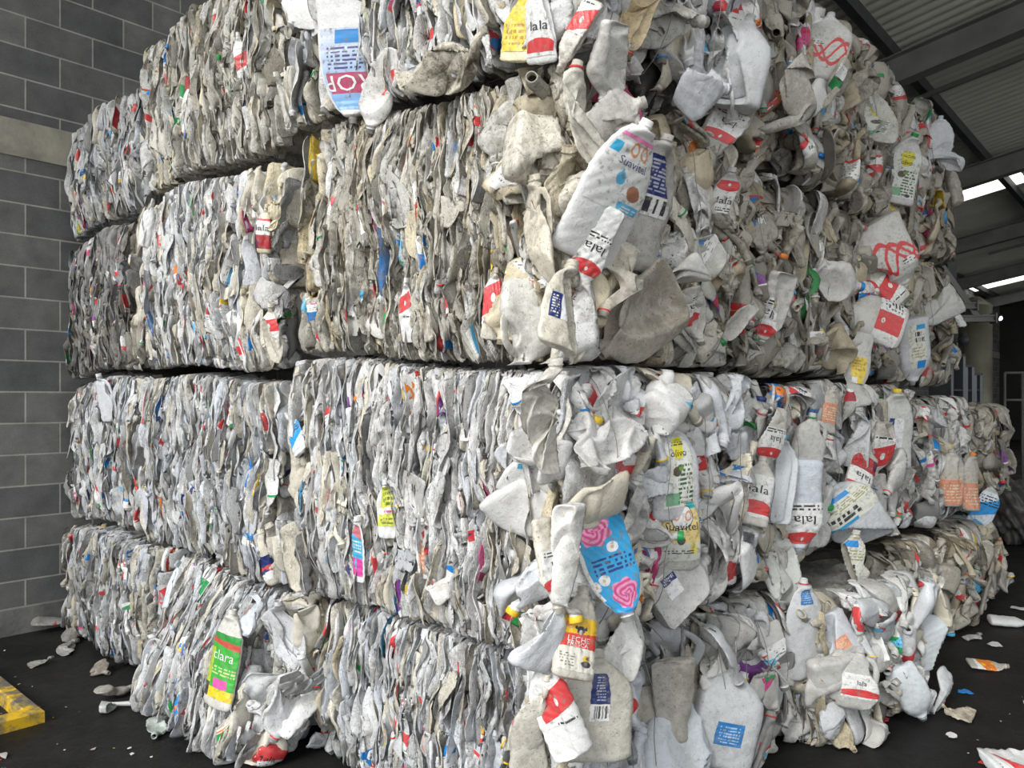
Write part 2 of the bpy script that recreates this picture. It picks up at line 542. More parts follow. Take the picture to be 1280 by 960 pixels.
class Bale:
    def __init__(s, a0, a1, b0, b1, z0, z1, faces, label, tint=(0.70, 0.69, 0.66), dirt=0.4, rstyle='chunk', pitch=0.014, lean=0.0, yaw=0.0, loose=0.16, la1=None, rb1=None, flat=7):
        s.la1, s.rb1, s.flat = la1, rb1, flat
        s.a0, s.a1, s.b0, s.b1, s.z0, s.z1 = a0, a1, b0, b1, z0, z1
        s.faces, s.label, s.tint, s.dirt, s.rstyle, s.pitch, s.lean, s.yaw, s.loose = faces, label, tint, dirt, rstyle, pitch, lean, yaw, loose
        s.items = []
        s.ph = rng.uniform(0, 6.28, 8)

    def finish(s, it):
        if it.cap or it.ring:
            q = to_abz(it.b.grid[-4:-2].reshape(-1, 3)); lo, hi = q.min(0), q.max(0)
            if lo[2] < s.z0 + .03 or hi[2] > s.z1 - .03 or hi[0] > s.a1 - .03 or hi[1] > s.b1 - .03 or (lo[1] < s.b0 + .03 and 'L' not in s.faces) or (lo[0] < s.a0 + .03 and 'R' not in s.faces):
                it.cap = it.ring = None
        it.b.apply(lambda P: from_abz(sag(to_abz(P))))
        s.items.append(it)

    # -- the face of layer edges
    def fill_left(s):
        H = s.z1 - s.z0
        a = s.a0 + 0.006
        aend = s.a1 if s.la1 is None else s.la1
        while a < aend - 0.005:
            end = min(a - s.a0, s.a1 - a)
            lo = 1 - sstep(end, 0.02, s.loose)                # 1 at the bale's ends where the layers spring open
            p = s.pitch * (1 + 3.2 * lo) * rng.uniform(0.7, 1.3) * (1 + 1.3 * max(0, math.sin(a * 17 + s.ph[1]) * math.sin(a * 6.3 + s.ph[2])))
            z = s.z0 - rng.uniform(0, 0.14)
            while z < s.z1 - 0.03:
                r = rng.random()
                kind = pick(['jug', 'jug', 'litre', 'litre', 'square', 'oval', 'bleach'])
                if r < 0.70:
                    phi = rng.normal(0, 0.24) + (np.pi if rng.random() < 0.5 else 0)
                elif r < 0.90:
                    phi = (1 if rng.random() < 0.85 else -1) * np.pi / 2 + rng.normal(0, 0.4)
                else:
                    phi = rng.uniform(0, 6.28)
                t = rng.uniform(0.018, 0.055) * (1 + 5.0 * lo * rng.uniform(0.4, 1.3))
                odd = rng.random() < 0.03
                b = Bottle(kind, 24, 12, f=t, dents=int(rng.integers(1, 3)), crump=0.0018 + 0.002 * lo, bend=rng.normal(0, 0.09), scale=rng.uniform(0.8, 1.25), handle=False, wob=abs(rng.normal(0, 0.003)), neckf=0.25 + 0.6 * lo)
                yw = rng.normal(0, 0.07 + 0.30 * lo) + (rng.normal(0, 0.6) if odd else 0)
                pt = rng.normal(0, 0.035 + 0.1 * lo)
                n = U * math.cos(yw) + V * math.sin(yw) + Z * pt
                if rng.random() < 0.5:
                    n = -n
                ax = Z * math.cos(phi) + V * math.sin(phi)
                b.place(np.zeros(3), n, ax)
                q = to_abz(b.grid.reshape(-1, 3) + C)
                hz = (q[:, 2].max() - q[:, 2].min())
                zc = z + hz / 2
                lo_z, hi_z = s.z0 + 0.005, s.z1 - 0.005
                if hz < H:
                    zc = min(max(zc, lo_z + hz / 2), hi_z - hz / 2)
                jit = abs(rng.normal(0, 0.020 + 0.012 * lo)) - (0.03 * rng.random() if (rng.random() < 0.07 + 0.1 * lo) else 0)
                if rng.random() < 0.16:
                    jit += rng.uniform(0.02, 0.07)
                over = rng.uniform(0.012, 0.04) if rng.random() < 0.8 else rng.uniform(0.04, 0.075)
                off = s.b0 + s.bulge_l(a, zc) + jit - over - np.percentile(q[:, 1], 3)
                b.shift(from_abz(np.array([[a + p / 2, off, zc - (q[:, 2].max() + q[:, 2].min()) / 2]]))[0])
                side = rng.choice([-1, 1]) * rng.uniform(0.1, 0.75)
                b.apply(lambda P: s.fold(P, a, jit, side))
                b.apply(s.warp_left)
                it = Item(b, bottle_tint(s.tint, s.dirt))
                if lo > 0.3 and rng.random() < 0.4:
                    it.tint = (it.tint[0], it.tint[1] * 0.94, it.tint[2] * 0.80, it.tint[3])
                it.edge = True
                dress(it, 0.22, 0.012, 0.05)
                s.finish(it)
                z += hz * rng.uniform(0.55, 0.85)
            a += p
        # a few that were pressed flat against the face
        for _ in range(int((aend - s.a0) * s.flat)):
            a = rng.uniform(s.a0 + 0.08, aend - 0.08); zc = rng.uniform(s.z0 + 0.15, s.z1 - 0.15)
            yw = rng.normal(0, 0.5); phi = rng.normal(0, 0.5) + (np.pi if rng.random() < 0.5 else 0)
            b = Bottle(pick(['jug', 'litre', 'square', 'oval']), 30, 26, f=rng.uniform(0.08, 0.2), dents=2, crump=0.002, bend=rng.normal(0, 0.12), scale=rng.uniform(0.55, 0.9), handle=False)
            b.place(np.zeros(3), -V * math.cos(yw) + U * math.sin(yw), Z * math.cos(phi) + U * math.sin(phi))
            q = to_abz(b.grid.reshape(-1, 3) + C)
            b.shift(from_abz(np.array([[a, s.b0 + s.bulge_l(a, zc) + rng.uniform(0.0, 0.03) - np.percentile(q[:, 1], 12), zc]]))[0])
            b.apply(s.warp_left)
            it = Item(b, bottle_tint(s.tint, s.dirt)); dress(it, 0.4, 0.03, 0.2, face=True)
            s.finish(it)

    def bulge_l(s, a, z):
        t = (z - s.z0) / (s.z1 - s.z0)
        return -0.035 * (1 - (2 * t - 1) ** 2) + s.lean * (t - 0.5) + 0.012 * math.sin(5 * a + s.ph[0]) + 0.022 * math.sin(9 * a + s.ph[6]) * math.sin(8 * z + s.ph[7])

    def fold(s, P, a0, jit, side):
        """the baler's wall turned over whatever stuck out of the face"""
        Q = to_abz(P)
        t = (Q[:, 2] - s.z0) / (s.z1 - s.z0)
        bf = s.b0 - 0.035 * (1 - (2 * t - 1) ** 2) + s.lean * (t - 0.5) + 0.012 * math.sin(5 * a0 + s.ph[0]) + 0.022 * math.sin(9 * a0 + s.ph[6]) * np.sin(8 * Q[:, 2] + s.ph[7]) + jit + 0.006 * np.sin(Q[:, 2] * 37 + a0 * 60)
        o = np.maximum(0, bf - Q[:, 1])
        Q[:, 1] += o * 0.9
        Q[:, 0] += side * o * (0.7 + 0.3 * np.sin(Q[:, 2] * 23 + a0 * 90))
        return from_abz(Q)

    def warp_left(s, P):
        Q = to_abz(P); a, b, z = Q[:, 0].copy(), Q[:, 1].copy(), Q[:, 2].copy()
        k = s.ph
        w = 0.011 * np.sin(z * 13 + k[1] + 1.3 * np.sin(a * 4.0 + k[2])) + 0.006 * np.sin(z * 31 + k[3] + 2.2 * np.sin(a * 7 + k[4])) + 0.004 * np.sin(b * 30 + z * 9 + k[5])
        Q[:, 0] = a + w
        dz = np.minimum(z - s.z0, s.z1 - z)
        Q[:, 1] = b + 0.8 * roundoff(dz, 0.03) + 0.8 * roundoff(np.minimum(a - s.a0, s.a1 - a), 0.05)
        return from_abz(s.pressed(Q))

    def pressed(s, Q):
        """neighbours in the stack press a bale flat where they touch it"""
        Q[:, 2] = np.clip(Q[:, 2], s.z0 + 0.004, s.z1 - 0.004 if s.z1 < 3.2 else 9)
        if 'L' in s.faces and s.la1 is None:
            Q[:, 0] = np.minimum(Q[:, 0], s.a1 - 0.004)
        if 'R' not in s.faces:
            Q[:, 0] = np.maximum(Q[:, 0], s.a0 + 0.004)
        if s.rb1 is None:
            Q[:, 1] = np.minimum(Q[:, 1], s.b1 - 0.004)
        if 'L' not in s.faces:
            Q[:, 1] = np.maximum(Q[:, 1], s.b0 + 0.004)
        return Q

    # -- the face where whole flattened bottles show
    def fill_right(s):
        strips = s.rstyle == 'strip'
        mixed = s.rstyle == 'mix'
        db, dz_ = (0.034, 0.17) if strips else (0.058, 0.16) if mixed else (0.090, 0.145)
        bend_ = s.b1 if s.rb1 is None else s.rb1
        for layer in (1, 0):
            bq = s.b0 + 0.02
            while bq < bend_ - 0.01:
                z = s.z0 + rng.uniform(0.0, 0.1)
                while z < s.z1 - 0.02:
                    kind = pick(['jug', 'jug', 'jug', 'litre', 'litre', 'square', 'square', 'oval', 'oval', 'bleach'])
                    if strips:
                        yw = rng.choice([-1, 1]) * rng.uniform(0.9, 1.5)
                    elif mixed:
                        yw = rng.uniform(-1.25, 0.9)
                    else:
                        yw = rng.normal(-0.15, 0.48)
                    pt = rng.normal(0.0, 0.30)
                    n = -U * math.cos(yw) + V * math.sin(yw) + Z * pt
                    phi = rng.normal(0, 0.55) + (np.pi if rng.random() < 0.5 else 0)
                    if rng.random() < 0.16:
                        phi = rng.uniform(0, 6.28)
                    ax = Z * math.cos(phi) - V * math.sin(phi)
                    f = rng.uniform(0.10, 0.24) if strips else rng.uniform(0.16, 0.42) if mixed else rng.uniform(0.30, 0.80)
                    b = Bottle(kind, 32, 28, f=f, g=0.34, dents=int(rng.integers(2, 6)), crump=rng.uniform(0.0008, 0.0028), bend=rng.normal(0, 0.14), scale=rng.uniform(0.85, 1.25) * (1 if kind == 'jug' else 1.12), ribs=0.03 if rng.random() < 0.25 else 0, handle=None if rng.random() < 0.35 else False)
                    b.place(np.zeros(3), n, ax)
                    q = to_abz(b.grid.reshape(-1, 3) + C)
                    hz = q[:, 2].max() - q[:, 2].min()
                    zc = min(max(z + 0.05, s.z0 + hz / 2 - 0.015), s.z1 - hz / 2 + 0.03)
                    t = (zc - s.z0) / (s.z1 - s.z0)
                    off = s.a0 - 0.05 * (1 - (2 * t - 1) ** 2) + s.yaw * (bq - s.b0) + layer * 0.075 + rng.normal(0, 0.038) - np.percentile(q[:, 0], 4)
                    bb = bq + rng.normal(0, 0.02)
                    b.shift(from_abz(np.array([[off, bb - (q[:, 1].max() + q[:, 1].min()) / 2, zc - (q[:, 2].max() + q[:, 2].min()) / 2]]))[0])
                    b.apply(s.warp_right)
                    it = Item(b, bottle_tint(s.tint, s.dirt))
                    dress(it, 0.36, 0.045, 0.30, face=True if rng.random() < 0.7 else None)
                    s.finish(it)
                    z += dz_ * rng.uniform(0.8, 1.25)
                bq += db * (1.0 if layer == 0 else 1.5) * rng.uniform(0.85, 1.15)

    def warp_right(s, P):
        Q = to_abz(P)
        dz = np.minimum(Q[:, 2] - s.z0, s.z1 - Q[:, 2])
        Q[:, 0] += 0.6 * roundoff(dz, 0.10) + 0.5 * roundoff(np.minimum(Q[:, 1] - s.b0 + 0.03, s.b1 - Q[:, 1] + 0.03), 0.10)
        return from_abz(s.pressed(Q))


def B_(*a, **k):
    bl = Bale(*a, **k); BALES.append(bl); return bl


BALES = []
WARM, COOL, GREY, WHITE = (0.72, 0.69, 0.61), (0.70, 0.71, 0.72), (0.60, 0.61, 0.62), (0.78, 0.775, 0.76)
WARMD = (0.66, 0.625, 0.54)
# left face, three bales long, four courses high (top course first)
c1 = B_(-0.14, 1.42, -0.06, 1.20, 2.625, 3.66, 'LR', 'top corner bale of crushed bottles, dusty jugs hanging over the dark gap beneath', tint=WHITE, dirt=0.40, pitch=0.0095, loose=0.80)
c2 = B_(-0.06, 1.38, 0.00, 1.18, 1.655, 2.60, 'LR', 'beige dirt-streaked corner bale of flattened bottles, second course from the top', tint=WARMD, dirt=0.74, pitch=0.0075, loose=0.40)
c3 = B_(-0.10, 1.44, -0.01, 1.18, 0.70, 1.64, 'LR', 'whitest corner bale of flattened bottles, third course, above the bottom corner bale', tint=WHITE, dirt=0.36, pitch=0.0070, loose=0.30)
c4 = B_(-0.05, 1.36, 0.04, 0.68, 0.00, 0.68, 'LR', 'bottom corner bale of grey crushed bottles resting on the floor', tint=COOL, dirt=0.5, pitch=0.0080, loose=0.36)
m1 = B_(1.52, 2.93, -0.02, 1.2, 2.67, 3.50, 'L', 'top bale of grey-white layered bottles between corner bale and the wall-side bale', tint=WARM, dirt=0.46, pitch=0.0085)
m2 = B_(1.53, 3.02, -0.04, 1.2, 1.68, 2.62, 'L', 'bright white bale of layered bottles with yellowed jugs at one end', tint=WHITE, dirt=0.28, pitch=0.0085, loose=0.36)
m3 = B_(1.54, 3.00, 0.0, 1.2, 0.71, 1.64, 'L', 'grey-white bale of thin layers in the third course, above the ledge', tint=COOL, dirt=0.42, pitch=0.0085)
m4 = B_(1.40, 2.52, -0.15, 1.2, 0.00, 0.69, 'LR', 'bottom bale jutting out as a ledge with a green label near its end', tint=COOL, dirt=0.45, pitch=0.0085, lean=0.30, rb1=0.16)
l1 = B_(2.96, 4.12, 0.0, 1.2, 2.60, 3.32, 'L', 'lowest-topped top-course bale of grey bottles beside the block wall', tint=GREY, dirt=0.55, pitch=0.0095)
l2 = B_(3.06, 4.16, 0.0, 1.2, 1.68, 2.56, 'L', 'darkest grey bale of crushed bottles beside the block wall', tint=(0.30, 0.30, 0.30), dirt=0.85, pitch=0.0095)  # darker base tint than the bales around it
l3 = B_(3.04, 4.14, 0.02, 1.2, 0.74, 1.65, 'L', 'pale bale in the third course with its end against the block wall', tint=COOL, dirt=0.46, pitch=0.0095)
l4 = B_(2.56, 4.10, -0.07, 1.2, 0.02, 0.72, 'L', 'bottom bale by the block wall with loose bottles spilling at its foot', tint=GREY, dirt=0.55, pitch=0.012, loose=0.5)
# right face, going back from the corner
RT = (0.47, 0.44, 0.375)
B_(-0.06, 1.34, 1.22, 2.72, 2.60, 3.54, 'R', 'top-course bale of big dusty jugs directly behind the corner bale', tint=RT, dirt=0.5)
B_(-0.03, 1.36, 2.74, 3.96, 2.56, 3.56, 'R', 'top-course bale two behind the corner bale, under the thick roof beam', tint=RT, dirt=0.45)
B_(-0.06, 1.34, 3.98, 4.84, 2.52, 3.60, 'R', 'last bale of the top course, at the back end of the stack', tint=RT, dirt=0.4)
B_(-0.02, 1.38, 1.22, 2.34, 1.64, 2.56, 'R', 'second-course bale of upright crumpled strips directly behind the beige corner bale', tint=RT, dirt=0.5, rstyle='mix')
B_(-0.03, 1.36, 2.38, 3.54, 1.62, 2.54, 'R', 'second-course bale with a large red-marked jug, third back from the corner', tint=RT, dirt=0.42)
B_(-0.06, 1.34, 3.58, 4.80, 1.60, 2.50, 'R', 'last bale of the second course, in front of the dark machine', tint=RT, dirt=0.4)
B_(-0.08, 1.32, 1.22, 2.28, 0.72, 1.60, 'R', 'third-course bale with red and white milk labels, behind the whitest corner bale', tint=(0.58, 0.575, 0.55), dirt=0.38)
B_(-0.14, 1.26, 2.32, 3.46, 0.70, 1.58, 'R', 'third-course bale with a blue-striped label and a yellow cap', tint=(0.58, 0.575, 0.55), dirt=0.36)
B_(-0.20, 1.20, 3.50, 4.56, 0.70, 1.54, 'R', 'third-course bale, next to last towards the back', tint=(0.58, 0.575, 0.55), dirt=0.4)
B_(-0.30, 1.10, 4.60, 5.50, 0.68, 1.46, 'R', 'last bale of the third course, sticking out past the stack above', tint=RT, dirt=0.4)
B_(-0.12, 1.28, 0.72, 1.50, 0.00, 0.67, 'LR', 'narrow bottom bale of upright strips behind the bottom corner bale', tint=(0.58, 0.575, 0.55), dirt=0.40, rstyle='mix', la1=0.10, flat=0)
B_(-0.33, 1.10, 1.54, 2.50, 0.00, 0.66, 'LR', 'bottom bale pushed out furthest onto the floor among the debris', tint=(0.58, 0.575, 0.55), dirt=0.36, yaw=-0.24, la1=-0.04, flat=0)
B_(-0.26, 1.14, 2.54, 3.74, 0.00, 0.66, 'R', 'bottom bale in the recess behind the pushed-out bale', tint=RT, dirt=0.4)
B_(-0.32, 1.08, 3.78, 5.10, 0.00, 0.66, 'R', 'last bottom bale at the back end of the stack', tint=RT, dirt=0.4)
for bl in BALES:
    if 'L' not in bl.faces:
        bl.dirt += 0.14
    if 'L' in bl.faces:
        bl.fill_left()
    if 'R' in bl.faces:
        bl.fill_right()
# ------------------------------------------------------------------ the bottles one can pick out, each where it lies on its bale
_GL = {}


def glyphs(text):
    """the outline of a word as triangles in a unit-high box"""
    if text not in _GL:
        cu = bpy.data.curves.new('word', 'FONT'); cu.body = text; cu.size = 1.0; cu.resolution_u = 2
        ob = bpy.data.objects.new('word', cu); COL.objects.link(ob)
        bpy.context.view_layer.update()
        me = ob.evaluated_get(bpy.context.evaluated_depsgraph_get()).to_mesh()
        me.calc_loop_triangles()
        v = np.array([x.co[:2] for x in me.vertices]); f = np.array([t.vertices[:] for t in me.loop_triangles])
        bpy.data.objects.remove(ob); bpy.data.curves.remove(cu)
        lo, hi = v.min(0), v.max(0)
        v = (v - lo) / (hi[1] - lo[1])
        # split long triangles so that the word can follow a bent surface
        for _ in range(2):
            nv, nf, mid = list(map(tuple, v)), [], {}

            def m(i, j):
                k = (min(i, j), max(i, j))
                if k not in mid:
                    mid[k] = len(nv); nv.append(tuple((np.array(nv[i]) + np.array(nv[j])) / 2))
                return mid[k]
            for t in f:
                a, b, c = (int(i) for i in t)
                if max(np.hypot(*(v[a] - v[b])), np.hypot(*(v[b] - v[c])), np.hypot(*(v[c] - v[a]))) > 0.22:
                    ab, bc, ca = m(a, b), m(b, c), m(c, a)
                    nf += [(a, ab, ca), (ab, b, bc), (ca, bc, c), (ab, bc, ca)]
                else:
                    nf.append((a, b, c))
            v, f = np.array(nv), np.array(nf)
        _GL[text] = (v, f, float(v[:, 0].max()))
    return _GL[text]


def put_word(buf, G, n, text, uc, vc, h, col, mat, rot=0.0, bold=1.0, off=0.0012):
    """print a word on a label surface G (rows up the bottle, columns to the right); h: letter height in metres"""
    gv, f, wd = glyphs(text)
    R, K = G.shape[:2]
    wm = np.linalg.norm(np.diff(G[R // 2], axis=0), axis=1).sum(); hm = np.linalg.norm(np.diff(G[:, K // 2], axis=0), axis=1).sum()
    p = gv - [wd / 2, 0.5]
    p = p * h * [bold, 1]
    c, s = math.cos(rot), math.sin(rot)
    p = p @ np.array([[c, s], [-s, c]])
    u = np.clip(uc + p[:, 0] / wm, 0, 1) * (K - 1); v = np.clip(vc + p[:, 1] / hm, 0, 1) * (R - 1)
    u0 = np.minimum(u.astype(int), K - 2); v0 = np.minimum(v.astype(int), R - 2); fu = (u - u0)[:, None]; fv = (v - v0)[:, None]

    def smp(A):
        return (A[v0, u0] * (1 - fu) + A[v0, u0 + 1] * fu) * (1 - fv) + (A[v0 + 1, u0] * (1 - fu) + A[v0 + 1, u0 + 1] * fu) * fv
    buf.add(smp(G) + off * smp(n), f, mat, (*col, 0.1))


INK, WHT = (0.03, 0.03, 0.04), (0.78, 0.78, 0.76)


class Sheet:
    """a printed design over label coordinates u (right) and v (towards the neck)"""

    def __init__(s, uu, vv, base):
        s.u, s.v = uu, vv; s.c = np.broadcast_to(np.array(base), (*uu.shape, 3)).copy()

    def rect(s, u0, u1, v0, v1, col):
        s.c[(s.u >= u0) & (s.u <= u1) & (s.v >= v0) & (s.v <= v1)] = col

    def disc(s, u, v, r, col, asp=1.0, inner=0.0):
        d = np.hypot((s.u - u) * asp, s.v - v)
        s.c[(d <= r) & (d >= inner)] = col

    def above(s, fn, col, to=2.0):
        e = fn(s.u); s.c[(s.v >= e) & (s.v <= e + to)] = col

    def rose(s, u, v, r, asp=1.0, c0=(0.62, 0.04, 0.22), c1=(0.85, 0.35, 0.55)):
        x, y = (s.u - u) * asp, s.v - v
        d, t = np.hypot(x, y), np.arctan2(y, x)
        edge = r * (1 + 0.10 * np.cos(7 * t))
        w = 0.5 + 0.5 * np.sin(d / r * 17 + 2.5 * t + 1.5 * np.sin(3 * t))
        m = d < edge
        s.c[m] = (np.array(c0) * (1 - w[m])[:, None] + np.array(c1) * w[m][:, None])

    def lines(s, u0, u1, v0, v1, n, col=INK, gap=0.5):
        k = (s.v - v0) / (v1 - v0) * n
        row = np.floor(k); fr = k - row
        h = np.sin(row * 12.9898 + np.floor(s.u * 26) * 78.233) * 43758.5453
        m = (s.v > v0) & (s.v < v1) & (s.u > u0) & (s.u < u1) & (fr < gap) & ((h - np.floor(h)) > 0.32)
        s.c[m] = col


def d_dairy(s):
    s.above(lambda u: 0.66 + 0.5 * (u - .5) ** 2, RED); s.disc(.5, .86, .05, WHT, 1.2); s.lines(.1, .9, .05, .2, 2)
    return [('lala', .5, .38, .19, INK, 1.25)]


def d_dairy_low(s):
    s.above(lambda u: 0.40 - 0.5 * (u - .5) ** 2, WHT); s.rect(0, 1, 0, 0.08, WHT)
    m = (s.v < 0.40 - 0.5 * (s.u - .5) ** 2) & (s.v > .08); s.c[m] = RED
    return [('lala', .5, .66, .19, INK, 1.25)]


def d_soft_white(s):
    s.rect(0, 1, .90, .96, (.80, .22, .45)); s.rect(.02, .24, .66, .80, (.05, .45, .75))
    for k in (-.11, .11):
        s.disc(.62 + k, .79, .10, (.75, .30, .12), 1.1, .062)
    s.disc(.45, .40, .085, LBLUE, 1.2); s.disc(.45, .49, .04, LBLUE, 2.0); s.disc(.72, .28, .10, (.38, .16, .09), .9); s.rect(.55, .92, .02, .14, LBLUE); s.lines(.6, .9, .04, .12, 2, WHT)
    return [('Suavitel', .56, .61, .105, (.10, .11, .25), 1.0)]


def d_soft_yellow(s):
    s.rect(0, 1, .30, 1, (.78, .62, .26)); s.rect(0, 1, 0, .30, (.62, .64, .58)); s.rect(.55, .95, .88, 1, (.05, .45, .50))
    s.disc(.5, .74, .21, WHT, .8); s.disc(.5, .74, .21, INK, .8, .195)
    for k in (-.14, .14):
        s.disc(.5 + k, .76, .09, (.72, .34, .22), 1.0, .055)
    s.disc(.5, .36, .09, INK, 1.0); s.disc(.5, .38, .05, WHT, 1.0); s.disc(.78, .2, .1, (.70, .62, .15)); s.lines(.15, .8, .12, .2, 2)
    return [('Suavitel', .5, .58, .13, INK, .95)]


def d_roses(s):
    s.c[:] = (.03, .36, .70); s.rect(.88, 1, 0, .8, WHT)
    s.rose(.42, .80, .16, .62); s.rose(.60, .10, .15, .62)
    for u, v in ((.68, .60), (.86, .64), (.40, .30)):
        s.disc(u, v, .055, (.80, .82, .86), .62); s.disc(u, v, .018, (.75, .5, .2), .62)
    s.lines(.1, .8, .38, .56, 4, (.02, .05, .22), .55)
    s.rect(0, 1, .97, 1, (.02, .20, .5))
    return []


def d_cow(s):
    s.c[:] = (.72, .70, .62); s.above(lambda u: .44 - .10 * (u - .5) ** 2, (.66, .06, .04)); s.above(lambda u: .66 + .06 * u, (.80, .50, .02))
    s.disc(.52, .76, .08, INK, .8); s.disc(.52, .72, .05, WHT, 1.3); s.disc(.40, .80, .035, INK); s.disc(.64, .80, .035, INK); s.disc(.2, .86, .07, (.7, .10, .05), .9, .03)
    s.lines(.08, .45, .08, .34, 5, (.25, .22, .2)); s.disc(.72, .24, .07, (.75, .48, .03), .8); s.disc(.72, .15, .06, INK, .5); s.disc(.74, .26, .03, INK)
    return [('LECHE', .5, .585, .10, WHT, 1.05), ('FRESCA', .5, .49, .08, WHT, 1.05)]


def d_oils(s):
    s.c[:] = (.70, .72, .66); s.disc(.5, .90, .14, (.72, .66, .04), .55); s.disc(.5, .76, .09, (.75, .66, .03), .45); s.disc(.42, .5, .07, (.10, .07, .04), .5)
    s.disc(.55, .55, .05, (.15, .30, .05), .6); s.rect(.05, .5, .03, .2, (.20, .42, .26)); s.lines(.45, .95, .05, .62, 9, (.05, .12, .05)); s.lines(.2, .8, .87, .94, 2, INK); s.disc(.75, .06, .04, INK, .5)
    return [('olivo', .5, .76, .10, INK, 1.0)]


def d_green(s):
    s.c[:] = (.05, .42, .05); s.above(lambda u: .86 - .1 * u, (.55, .08, .06)); s.rect(0, .3, .2, .75, (.42, .55, .05)); s.above(lambda u: .92 - .05 * u, (.03, .30, .05))
    s.rect(.4, .75, .16, .30, (.75, .10, .40)); s.rect(.3, 1, 0, .15, (.75, .58, .03)); s.rect(0, .3, 0, .2, (.05, .05, .06)); s.lines(.3, .95, .36, .5, 3, (.55, .70, .30))
    return [('clara', .55, .66, .15, WHT, 1.0)]


def d_bluefade(s):
    t = np.clip((s.v - .1) / .8, 0, 1)[..., None]
    s.c[:] = np.array((.62, .68, .80)) * (1 - t) + np.array((.22, .45, .78)) * t
    s.rect(.12, .92, .52, .78, (.48, .05, .14)); s.lines(.2, .85, .22, .5, 6, (.06, .06, .22)); s.rect(.25, .7, .02, .18, (.03, .25, .62))
    return [('ROP', .52, .65, .20, WHT, 1.2)]


def d_bluestripe(s):
    s.c[:] = (.70, .70, .62); s.rect(.05, .6, .82, 1, (.01, .26, .68)); s.rect(0, .5, 0, .10, (.02, .34, .70)); s.lines(.1, .9, .5, .78, 4, (.35, .35, .15)); s.lines(.05, .6, .16, .42, 2, INK, .75)
    return []


def d_wine(s):
    s.c[:] = WHT; s.rect(0, 1, 0, .45, DRED); s.rect(0, .3, .0, .3, (.12, .01, .05)); s.rect(0, 1, .92, 1, RED)
    return [('lala', .5, .68, .19, INK, 1.25)]


def d_navy(s):
    s.c[:] = NAVY; s.lines(.25, .8, .40, .95, 9, (.50, .52, .60)); s.rect(0, 1, 0, .34, WHT)
    k = np.floor(s.u * 22); h = np.sin(k * 12.99) * 43758.5
    s.c[(s.v > .05) & (s.v < .30) & ((h - np.floor(h)) > .5) & (s.u > .1) & (s.u < .9)] = INK
    return []


def d_red(s):
    s.above(lambda u: .12 + .3 * u, RED, .62); s.disc(.5, .56, .10, WHT, 1.3); s.lines(.1, .9, .02, .12, 1)
    return []


def d_redscribble(s):
    s.c[:] = (.60, .59, .56)
    for k in range(3):
        e = .5 + .28 * np.sin(s.u * 7 + k * 1.4) + .1 * k - .1
        s.c[np.abs(s.v - e) < .06] = RED
    s.disc(.25, .72, .1, WHT); s.lines(.15, .4, .66, .78, 2)
    return []


def d_redband(s):
    s.c[:] = WHT; s.rect(.30, .70, 0, 1, RED); s.lines(.74, .96, .1, .9, 6); s.disc(.5, .75, .08, WHT, 1.5, .03)
    return []


def d_yellow(s):
    s.c[:] = (.78, .58, .06); s.lines(.1, .9, .1, .5, 4, (.45, .25, .02)); s.rect(.5, 1, .7, 1, WHT)
    return []


def d_lime(s):
    s.c[:] = (.66, .70, .10); s.rect(0, 1, .30, .46, WHT); s.lines(.1, .9, .5, .9, 3, (.15, .2, .02), .6); s.lines(.1, .9, .05, .25, 2, (.2, .25, .03)); s.lines(.1, .9, .32, .44, 1, PINK)
    return []


def d_bluepink(s):
    s.c[:] = (.06, .45, .72); s.above(lambda u: .80 - .1 * u, (.62, .18, .22)); s.rect(0, 1, 0, .34, (.72, .06, .36)); s.disc(.35, .22, .1, LBLUE); s.lines(.1, .9, .45, .7, 4, WHT)
    return []


def d_orange(s):
    s.c[:] = (.72, .30, .18); s.rect(0, 1, .75, 1, (.55, .5, .42)); s.lines(.1, .9, .1, .65, 6, (.75, .62, .45))
    return []


def d_bluewhite(s):
    s.c[:] = (.68, .74, .80); s.above(lambda u: .1 + .45 * u, (.02, .30, .72), .4); s.lines(.1, .8, .6, .92, 4, INK)
    return []


def d_bluetag(s):
    s.c[:] = (.03, .20, .50); s.lines(.1, .9, .1, .9, 6, (.45, .6, .8))
    return []


def d_code(s):
    s.c[:] = (.72, .72, .74); s.rect(0, .35, 0, 1, NAVY); s.lines(.05, .3, .05, .95, 8, WHT)
    return []


def d_purplerose(s):
    s.c[:] = (.05, .36, .66); s.rose(.55, .5, .36, .9, (.34, .05, .30), (.62, .28, .52))
    return []


